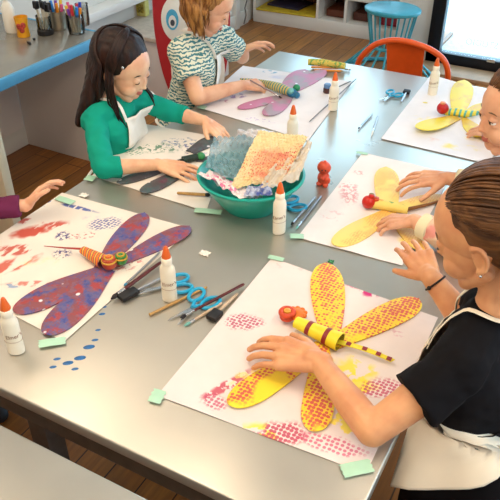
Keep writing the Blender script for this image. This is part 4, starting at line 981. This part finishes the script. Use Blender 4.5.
    for S, E, W in ((shL, elL, wrL), (shR, elR, wrR)):
        k = sleeve[0]
        if k <= 1:
            e_ = lerpv(S, E, k); sm.cap(S, lerpv(S, E, .2), .047*arm, .046*arm); sm.tube([lerpv(S, E, .05), lerpv(S, E, k*.5), e_], [.046*arm, .047*arm, sleeve[1]], 28)
        else:
            e_ = lerpv(E, W, k-1); sm.cap(S, E, .046*arm, .038*arm); sm.tube([E, lerpv(E, e_, .5), e_], [.038*arm, .037*arm, sleeve[1]], 28)
    ms = remesh(sm, .0045, 3, .5, 'shirt'); ms.materials.append(shirtm)
    def wr_(p):
        return noise.noise(p*14+V((3, 1, 7)))*.006+noise.noise(V((p.x*30, p.y*30, p.z*55)))*.004+.001
    displace(ms, wr_)
    link_obj('shirt', ms, root)
    if cuffm:
        for S, E, W in ((shL, elL, wrL), (shR, elR, wrR)):
            a_ = lerpv(E, W, sleeve[0]-1.0-.16); b2 = lerpv(E, W, sleeve[0]-1.0+.02)
            obj('cuff', MB().tube([a_, lerpv(a_, b2, .1), lerpv(a_, b2, .9), b2], [.030*arm, .034*arm, .033*arm, .027*arm], 28), cuffm, root)
    # trousers
    pm = MB()
    for t_, r, hw, fo in lv[:2]:
        c = lerpv(pelvis, shc-up*.02, t_); pm.cap(c-l*hw*b_, c+l*hw*b_, r*b_+.005)
    for hp, kn, an in hips: pm.cap(hp, kn, .072, .052); pm.tube([kn+up*.03, lerpv(kn, an, .5), an+up*.02], [.052, .046, .044], 24)
    mp_ = remesh(pm, .006, 3, .5, 'trousers'); mp_.materials.append(pantm); link_obj('trousers', mp_, root)
    sh_ = MB()
    for hp, kn, an in hips: sh_.cap(an-up*.028-f*.016, an-up*.028+f*.100, .030, .027)
    ms2 = remesh(sh_, .005, 2, .5, 'shoes')
    for v in ms2.vertices: v.co.z = max(v.co.z, .001)
    ms2.materials.append(M['black']); link_obj('shoes', ms2, root)
    tree = BVHTree.FromPolygons([v.co.copy() for v in ms.vertices], [tuple(p.vertices) for p in ms.polygons])
    tt = BVHTree.FromPolygons(tor.v, tor.f)
    org = V((pelvis.x, pelvis.y, 0))
    return dict(root=root, h=h, H=H, headc=headc, f=f, l=l, up=up, tt=tt, shc=shc, pelvis=pelvis, neck=neck, s=s, shL=shL, shR=shR, lv=lv)
def on_torso(P, p, off):
    """nearest point on the torso cloth, pushed outward"""
    r = P['tt'].find_nearest(p)
    if r[0] is None: return p
    loc, nrm = r[0], r[1]
    return loc+nrm*off
def apron(P, mat_, ztop=.12, bibw=.065, waist_w=1.15, zbot=.42, flare=.05, off=.013, clampx=None, rise=0., wexp=1.8, strap=True, skirt_ang=1.35, zwaist=None, name='apron', lean=0):
    f, l, up = P['f'], P['l'], P['up']; shc, pel = P['shc'], P['pelvis']
    z1 = shc.z-ztop+.06; z0 = zbot; zw = zwaist or (pel.z+(shc.z-pel.z)*.30)
    def fn(u, v):
        z = z1+(z0+rise*abs(2*u-1)**2-z1)*v; k = (z-pel.z)/(shc.z-pel.z); k = max(-.6, min(1, k)); c = pel.lerp(shc, max(0, k)); c = V((c.x, c.y, z))
        if z > zw:
            q = (z1-z)/(z1-zw); ang = bibw/.10+(waist_w-bibw/.10)*q**wexp
        else: ang = waist_w+(skirt_ang-waist_w)*min(1, (zw-z)/.02)
        a = (2*u-1)*ang; d = f*math.cos(a)+l*math.sin(a)
        ori = c+d*.6; r = P['tt'].ray_cast(ori, -d, 1.2)
        if r[0] is not None and z > pel.z-.02: rad = (r[0]-c).dot(d)
        else: rad = .085+.045*abs(math.sin(a))
        rad += off
        if z < zw:
            t_ = (zw-z)/max(.05, zw-z0); rad = max(rad, .10+.03*abs(math.sin(a))+off*1.3)+flare*t_*(1+.25*math.sin(a*6+1))
        rad += .003*noise.noise(V((u*5, v*6, 4)))
        q_ = c+d*rad
        if clampx is not None and z < TZ+.012: q_.x = max(q_.x, clampx+.004*math.sin(u*9)) if clampx > -1 else min(q_.x, clampx-.004*math.sin(u*9))
        return q_
    o = obj(name, MB().grid(fn, 44, 40, .0018), mat_, P['root'], smooth=False)
    if strap:
        for sg in (1, -1):
            a0 = V(fn(.5+.5*sg, 0)); a0 = V(fn(1.0 if sg > 0 else 0.0, 0.0)); nb = P['neck']+l*.045*sg
            pts = [a0+V((0, 0, -.01))]
            tgt = [lerpv(a0, nb+f*.03, .35), lerpv(a0, nb+f*.03, .7), nb+f*.025, nb-f*.015, P['neck']-f*.05+l*.02*sg]
            for g_ in tgt: pts.append(on_torso(P, g_, .017))
            sm = []
            for i in range(len(pts)-1):
                for k in range(4): sm.append(pts[i].lerp(pts[i+1], k/4))
            sm.append(pts[-1]); sm = [sm[0]]+[(sm[i-1]+sm[i]*2+sm[i+1])/4 for i in range(1, len(sm)-1)]+[sm[-1]]
            obj('neck_strap', MB().tube(sm, .0062, 8, flat=.3), mat_, o)
    if not strap: return o
    # waist ties round the back
    c = pel.lerp(shc, (zw-pel.z)/(shc.z-pel.z)); ties = []
    for k in range(25):
        a = waist_w*.95+(2*PI-2*waist_w*.95)*k/24; d = f*math.cos(a)+l*math.sin(a); r = P['tt'].ray_cast(c+d*.6, -d, 1.2)
        rad = ((r[0]-c).dot(d) if r[0] is not None else .09)+.018; ties.append(c+d*rad)
    obj('waist_tie', MB().tube(ties, .0055, 8, flat=.4, up=V((0, 0, 1))), mat_, o)
    return o
def hair_cap(P, mat_, extra=(), name='hair', c=(-.026, 0, .042), r=(.0935, .082, .0845), nape=True, locks=None, vox=.004):
    mb = MB(); h, H, s = P['h'], P['H'], P['s']
    mb.ell(h(*c), V(r)*s, H, 44, 28)
    if nape: mb.ell(h(-.050, 0, -.005), V((.060, .068, .066))*s, H, 30, 18); mb.ell(h(-.052, 0, -.045), V((.042, .052, .05))*s, H, 30, 18)
    for kind, *a in extra:
        if kind == 'cap': mb.cap(h(*a[0]), h(*a[1]), a[2]*s, a[3]*s)
        elif kind == 'wcap': mb.cap(a[0], a[1], a[2], a[3])
        elif kind == 'ell': mb.ell(h(*a[0]), V(a[1])*s, H)
    me = remesh(mb, vox, 3, .5, 'hair')
    Hi = P['H'].inverted()
    def hd_(q):
        p = Hi @ (q-P['headc']); return (.3 if p.x > .03 else 1)*.0022*noise.noise(V((p.x*25, p.y*110, p.z*25)))+(.2 if p.x > .03 else 1)*.002*noise.noise(p*40)
    displace(me, hd_)
    me.materials.append(mat_)
    if locks:
        lm = MB()
        for pts, rad in locks: lm.tube(pts, rad, 7, flat=.55)
        bm = bmesh.new(); bm.from_mesh(me); vs = [bm.verts.new(v) for v in lm.v]
        for fc in lm.f:
            try: bm.faces.new([vs[i] for i in fc])
            except ValueError: pass
        bm.to_mesh(me); bm.free()
    return link_obj(name, me, P['root'])
def smooth_path(pts, k=3):
    out = []
    for i in range(len(pts)-1):
        p0, p1, p2, p3 = pts[max(i-1, 0)], pts[i], pts[i+1], pts[min(i+2, len(pts)-1)]
        for j in range(k):
            t = j/k; out.append(.5*((2*p1)+(p2-p0)*t+(2*p0-5*p1+4*p2-p3)*t*t+(3*p1-p0-3*p2+p3)*t**3))
    return out+[pts[-1]]
def hang_locks(P, az0, az1, n_, length, part_y=.015, c=(-.026, 0, .042), r=(.0965, .085, .087), rad=.0075, drop=.0, jitter=.006, fall_in=.2, seed=1, start=(.05, -.07), floor_z=None, rear=0.):
    """locks starting at the parting, going down over the scalp, then hanging in gravity"""
    rnd = random.Random(seed); out = []; C = V(c); r = V(r)
    for i in range(n_):
        az = az0+(az1-az0)*(i+rnd.random()*.8)/n_                       # local azimuth; 0 = face
        e = V((math.cos(az)*r.x, math.sin(az)*r.y, 0))
        sx = start[0]+(start[1]-start[0])*min(1, abs(az)/PI)
        top = V((sx, part_y, 0)); q = top.x/r.x, (top.y)/r.y; top.z = r.z*math.sqrt(max(.05, 1-q[0]**2-q[1]**2))
        pts = []
        for k in range(6):
            t = k/5; p = top.lerp(e+V((0, 0, -.02)), t); ln = math.sqrt((p.x/r.x)**2+(p.y/r.y)**2+(p.z/r.z)**2); p = p/ln
            pts.append(P['h'](*(C+p*(1+.02*rnd.random()))))
        p = pts[-1]; o_ = (P['H'] @ V((math.cos(az), math.sin(az), 0))); o_.z = 0
        L = length*(.85+.25*rnd.random()); st = 8
        for k in range(st):
            p = p+V((0, 0, -L/st))+o_*(.004 if k < 2 else -.003)-P['f']*rear/st+V((rnd.uniform(-1, 1), rnd.uniform(-1, 1), 0))*jitter*.35
            rr_ = P['tt'].find_nearest(p)
            if rr_[0] is not None:
                inside = (p-rr_[0]).dot(rr_[1]) < .011
                if inside and rr_[3] < .09: p = rr_[0]+rr_[1]*.012
            pts.append(p)
        pts = smooth_path(pts, 2); m = len(pts)
        out.append((pts, [rad*(.55+.45*min(1, k/4))*(1-.75*max(0, (k/(m-1)-.6)/.4)**1.5) for k in range(m)]))
    return out
def pulled_locks(P, n_, base=(-.105, 0, .035), c=(-.026, 0, .042), r=(.0948, .083, .086), a0=-2.0, a1=2.0, zline=.045, rad=.005, seed=3, hair_line=None):
    rnd = random.Random(seed); out = []; C = V(c); r = V(r); B = V(base)-C; bl = math.sqrt((B.x/r.x)**2+(B.y/r.y)**2+(B.z/r.z)**2); Bn = V((B.x/r.x, B.y/r.y, B.z/r.z))/bl
    for i in range(n_):
        az = a0+(a1-a0)*(i+rnd.random()*.7)/n_; zl = (zline*(math.cos(az)*.5+.5)-.035*(1-math.cos(az))*.6)+.008*rnd.random()
        S = V((math.cos(az), math.sin(az), zl/r.z)).normalized(); pts = []
        for k in range(9):
            t = k/8; d = S.slerp(Bn, t) if hasattr(S, 'slerp') else S.lerp(Bn, t); d = d.normalized(); w_ = 1+.012*math.sin(PI*t)+.012*rnd.random()
            pts.append(P['h'](*(C+V((d.x*r.x, d.y*r.y, d.z*r.z))*w_)))
        pts = smooth_path(pts, 2); m = len(pts); out.append((pts, [rad*(.4+.6*min(1, k/3)) for k in range(m)]))
    return out
sk0 = skin_mat('skin_light', 'efc09a', 'e2a582'); sk1 = skin_mat('skin_warm', 'dfa374', 'd18f64'); sk2 = skin_mat('skin_fair', 'e6b08c', 'd99a78')
# ------------------------------------------------------------------ girl in teal (left)
def FL(f_=None, **k): return k
hb = hair_mat('dark_brown_hair', '150806', '2e160d'); 
teals = cloth_mat('teal_jersey', '0f9a83', .15)
hd = dict(curl=(.18, .22, .2), spread=.10)
G = person('person', 'girl with long dark hair in a teal sweater and white apron, looking down', (-1.40, 1.585, .50), (-1.375, 1.605, .865), (.93, .30),
    (-1.330, 1.632, .962), (.97, .06), .40, .08,
    (-1.335, 1.705, .825), (-1.240, 1.772, .775), (-1.135, 1.783, .765), (-1.375, 1.515, .820), (-1.228, 1.362, .765), (-1.110, 1.478, .752),
    dict(d=(.80, -.10, -.35), n=(.35, -.1, 1), curl=(.35, .4, .3), spread=.14, s=.76), dict(d=(.93, .20, -.10), n=(.1, -.25, 1), curl=(.15, .25, .2), spread=.12, s=.80, thumb=(.55, .25)),
    sk0, teals, cloth_mat('dark_trousers', '2b2b38'), (1.30, .031), browm=hb, smile=1, s=.94, arm=.83, bulk=.88)
apron(G, M['apronw'], clampx=-1.305, ztop=.060, bibw=.085, waist_w=1.1, zbot=.40)
lk = hang_locks(G, 1.3, PI*2-1.72, 130, .225, part_y=.02, seed=4, rear=.035) + hang_locks(G, 1.2, 1.75, 26, .215, part_y=.02, seed=9, rad=.0075) + hang_locks(G, -1.50, -1.22, 10, .19, part_y=.02, seed=19, rad=.0055)
g_ = G['h']
hr = hair_cap(G, hb, locks=lk, extra=[('wcap', g_(-.062, -.035, .005), V((-1.412, 1.545, .868)), .040, .030), ('wcap', V((-1.412, 1.545, .868)), V((-1.440, 1.515, .800)), .030, .016),
    ('wcap', g_(-.07, .0, .0), V((-1.440, 1.60, .86)), .040, .030), ('wcap', V((-1.440, 1.60, .86)), V((-1.462, 1.575, .790)), .030, .016), ('wcap', g_(-.055, .04, .0), V((-1.425, 1.66, .86)), .038, .026)])
obj('hair_clip', MB().ell(G['h'](.030, -.070, .052), (.006, .004, .006), seg=12, rings=8), M['steel_bright'], G['root'])
# ------------------------------------------------------------------ girl in stripes (far left)
n = NT('striped_jersey'); wv = n.n('ShaderNodeTexWave'); wv.bands_direction = 'Z'; wv.inputs['Scale'].default_value = 27; wv.inputs['Distortion'].default_value = 6.5; wv.inputs['Detail'].default_value = 2; wv.inputs['Detail Scale'].default_value = 2.2
n.l(n.obj(), wv.inputs['Vector']); n.col(n.mix(n.ramp(wv.outputs['Fac'],   .34, .52), srgb('3f7880'), srgb('dcdcc6'))); n.set(Roughness=.9)
n2 = NT('patterned_trousers'); n2.col(n2.mix(n2.ramp(n2.vor(22), .25, .2), srgb('6f7a78'), srgb('d8dcd8'))); n2.set(Roughness=.9)
hbl = hair_mat('blonde_hair', '70451f', 'b07c42')
S_ = person('person', 'blonde girl in a striped teal and cream shirt and white apron, holding a brush', (-1.46, 2.05, .50), (-1.345, 2.075, .945), (.90, .42),
    (-1.282, 2.062, 1.055), (.90, .34), .50, .08,
    (-1.300, 2.185, .900), (-1.285, 2.30, .800), (-1.262, 2.262, .842), (-1.365, 2.000, .895), (-1.262, 1.935, .768), (-1.188, 2.135, .758),
    dict(d=(.45, .80, .12), n=(-.5, .3, .8), curl=(.3, .35, .3), spread=.18, s=.76), dict(d=(.55, .75, -.12), n=(.2, -.3, 1), curl=(.5, .8, .5), spread=.04, s=.78, thumb=(.5, .1)),
    sk2, n.m, n2.m, (.60, .049), browm=hbl, s=.94)
apron(S_, M['apronw'], clampx=-1.305, ztop=.085, bibw=.060, waist_w=1.1, zbot=.40)
lk = hang_locks(S_, .95, PI*2-1.5, 130, .115, part_y=.0, seed=14) + hang_locks(S_, -1.4, -1.2, 5, .07, seed=16, rad=.004)
hair_cap(S_, hbl, locks=lk)
# ------------------------------------------------------------------ girl in black tee (near right)
hrb = hair_mat('light_brown_hair', '452a17', '6e4828', (12, 70, 70))
blk = cloth_mat('black_jersey', '0c0a0e', .1)
K = person('person', 'girl in black tee and cream apron, brown hair tied back, at near right', (-.010, 1.04, .50), (-.070, 1.050, .925), (-.98, .16),
    at(485, 234, 1.055), (-.995, .02), .42, -.04,
    (-.090, .940, .862), (-.196, .812, .768), (-.342, .905, .788), (-.075, 1.150, .868), (-.110, 1.145, .785), at(430, 276, .86),
    dict(d=(-.95, -.03, -.12), n=(.05, -.22, 1), curl=(.20, .30, .28), spread=.04, s=.96, thumb=(.75, .5)), dict(d=(-.62, .72, .10), n=(-.05, -.55, .9), curl=(.18, .25, .25), spread=.08, s=.82, thumb=(.7, .5)),
    sk1, blk, blk, (.52, .055), browm=hrb, bulk=1.08, arm=1.03)
apron(K, M['apron'], off=.022, clampx=-.150, ztop=.085, bibw=.07, waist_w=2.7, wexp=9, zbot=.585, rise=.19, flare=.10, skirt_ang=2.75, zwaist=.735)
apron(K, blk, name='skirt', clampx=-.144, ztop=.185, bibw=.314, waist_w=3.12, skirt_ang=3.12, zbot=.28, flare=.10, zwaist=.72, off=.006, strap=False)
lk = pulled_locks(K, 120, base=(-.115, 0, .02), c=(-.034, 0, .042), r=(.0932, .0825, .0862), zline=.052)
for i in range(46):
    rnd = random.Random(i); a = K['h'](-.112+rnd.uniform(-.01, .01), rnd.uniform(-.016, .016), .02+rnd.uniform(-.014, .014)); b = a-K['f']*(.035+rnd.random()*.02)+V((rnd.uniform(-.02, .02), rnd.uniform(-.02, .02), .0)); c_ = b+V((rnd.uniform(-.02, .02), rnd.uniform(-.02, .02), -.09)); d_ = c_+V((rnd.uniform(-.02, .02), rnd.uniform(-.02, .02), -.07))
    lk.append((smooth_path([a, b, c_, d_], 4), [.006]*9+[.005, .004, .003, .0015]))
for i in range(10):
    rnd = random.Random(100+i); a = K['h'](-.045-rnd.random()*.03, .066, -.02); lk.append((smooth_path([a, a+V((.0, -.004, -.03)), a+V((.01, -.008+rnd.uniform(-.01, .01), -.075))], 4), [.003]*7+[.002, .001]))
hair_cap(K, hrb, locks=lk, c=(-.034, 0, .042), r=(.092, .0815, .085))
wr = at(430, 276, .86); ed = (wr-V((-.110, 1.145, .785))).normalized(); bc_ = wr-ed*.018; xx, yy, _ = frame_from(ed)
br_ = obj('bracelet', MB().tube([bc_+(xx*math.cos(a)+yy*math.sin(a))*.0235 for a in [2*PI*k/32 for k in range(32)]], .0022, 8, closed=True), M['black'], K['root'])
obj('bead', MB().ell(bc_+xx*.024, .0045, seg=12, rings=8), M['black'], K['root'])
obj('earring', MB().ell(K['h'](-.003, .080, -.036), .0028, seg=12, rings=8), M['steel_bright'], K['root'])
# ------------------------------------------------------------------ child in pink sweater (right)
n = NT('coral_pink_knit'); n.col(n.mix(n.ramp(n.noise(16, 3), .5, .6), srgb('e89a8e'), srgb('efc9ac'))); n.set(Roughness=.9); pink = n.m
N_ = person('person', 'child in a coral pink sweater with cream cuffs, face half in frame at the right', (-.045, 1.64, .50), (-.125, 1.62, .900), (-.97, -.10),
    (-.176, 1.640, 1.050), (-.80, -.60), .16, .05,
    (-.120, 1.515, .845), (-.165, 1.45, .765), at(414, 221, .768), (-.105, 1.735, .850), (-.135, 1.76, .785), at(447, 178, .785),
    dict(d=(-.90, -.15, -.20), n=(-.1, -.1, 1), curl=(.45, .6, .4), spread=.10, s=.74), dict(d=(-.92, -.30, -.12), n=(.1, -.2, 1), curl=(.20, .35, .35), spread=.20, s=.82, thumb=(.8, .6)),
    sk2, pink, cloth_mat('blue_trousers', '3b4a66'), (1.86, .030), browm=hrb, gaze='front', s=.93, cuffm=cloth_mat('cream_rib', 'efe2bd', .06))
hair_cap(N_, hrb, locks=pulled_locks(N_, 90, seed=8))
apron(N_, M['apron'], clampx=-.150, ztop=.085, bibw=.07, waist_w=1.1, zbot=.40)
# ------------------------------------------------------------------ child whose hand reaches in at far right
Q = person('person', 'child mostly out of frame, hand reaching to the far right dragonfly', (.03, 2.20, .50), (-.01, 2.20, .885), (-.97, .0),
    (-.035, 2.20, 1.0), (-.97, .1), .35, 0,
    (-.02, 2.09, .845), (-.11, 2.05, .765), (-.262, 2.165, .765), (.02, 2.32, .85), (-.08, 2.42, .78), (-.22, 2.38, .765),
    dict(d=(-.92, .30, -.20), n=(-.1, -.1, 1), curl=(.3, .4, .3), spread=.12, s=.80), dict(d=(-.95, -.1, -.1), n=(0, 0, 1), curl=(.3, .4, .3), spread=.12, s=.80),
    sk2, cloth_mat('grey_blue_tee', '6b7c94'), cloth_mat('navy_trousers', '24304a'), (.7, .05), browm=hb)
hair_cap(Q, hb, locks=pulled_locks(Q, 60, seed=12))
# ------------------------------------------------------------------ child in plum sleeve at far left
plum = cloth_mat('plum_knit', '6f2a4e', .2)
L_ = person('person', 'child mostly out of frame, plum sleeve and one hand at the left edge', (-1.52, .98, .50), (-1.475, .99, .885), (.97, .2),
    (-1.44, 1.0, 1.0), (.97, .1), .35, 0,
    (-1.44, 1.06, .840), (-1.405, .985, .770), at(27, 205, .775), (-1.47, .87, .845), (-1.45, .80, .77), (-1.33, .86, .762),
    dict(d=(.22, .72, .45), n=(-.75, -.1, .6), curl=(.25, .5, .4), spread=.05, s=.68), dict(d=(.9, .2, -.1), n=(0, 0, 1), curl=(.3, .4, .3), spread=.12, s=.78),
    sk2, plum, cloth_mat('grey_trousers', '4a4a50'), (1.90, .028), browm=hb, arm=.82)
hair_cap(L_, hb, locks=pulled_locks(L_, 60, seed=15))
# ================================================================== CAMERA, LIGHT
cam = bpy.data.cameras.new('camera'); co = bpy.data.objects.new('camera', cam); COL.objects.link(co)
co.location = (0, 0, CAM_H); co.rotation_euler = (PI/2-PITCH, 0, HEAD); cam.sensor_width = 36; cam.lens = F_PX/500*36; cam.clip_start = .02
sc.camera = co
w = bpy.data.worlds.new('sky'); sc.world = w; w.use_nodes = True
bg = w.node_tree.nodes['Background']; bg.inputs[0].default_value = (.52, .78, 1.0, 1); bg.inputs[1].default_value = 6.8
po = bpy.data.lights.new('door_portal', 'AREA'); po.shape = 'RECTANGLE'; po.size = 2.6; po.size_y = 2.6; po.cycles.is_portal = True
pb = bpy.data.objects.new('door_portal', po); COL.objects.link(pb); pb.location = (.18, DY+.12, 1.38); pb.rotation_euler = (-PI/2, 0, 0)
for nm, loc, ro_, sx_, sy_ in (('added_window_portal', (X1+.02, 1.2, 1.6), (0, PI/2, 0), 1.4, 3.1), ('added_far_window_portal', (-2.1, Y1+.0, 1.825), (-PI/2, 0, 0), 1.14, 1.78)):  # sky portals for the two added, unseen windows
    p_ = bpy.data.lights.new(nm, 'AREA'); p_.shape = 'RECTANGLE'; p_.size = sx_; p_.size_y = sy_; p_.cycles.is_portal = True
    q_ = bpy.data.objects.new(nm, p_); COL.objects.link(q_); q_.location = loc; q_.rotation_euler = ro_
def area(nm, loc, sx_, sy_, e, c):
    l = bpy.data.lights.new(nm, 'AREA'); l.shape = 'RECTANGLE'; l.size = sx_; l.size_y = sy_; l.energy = e; l.color = c
    o = bpy.data.objects.new(nm, l); COL.objects.link(o); o.location = loc; return o
for lx, ly in LAMPS: area('lamp', (lx, ly, ZC-.08), .3, 1.2, 12, (1, .81, .61))
vs_ = sc.view_settings; vs_.view_transform = 'Standard'; vs_.look = 'None'; vs_.gamma = 1; vs_.use_curve_mapping = False; vs_.exposure = -0.04
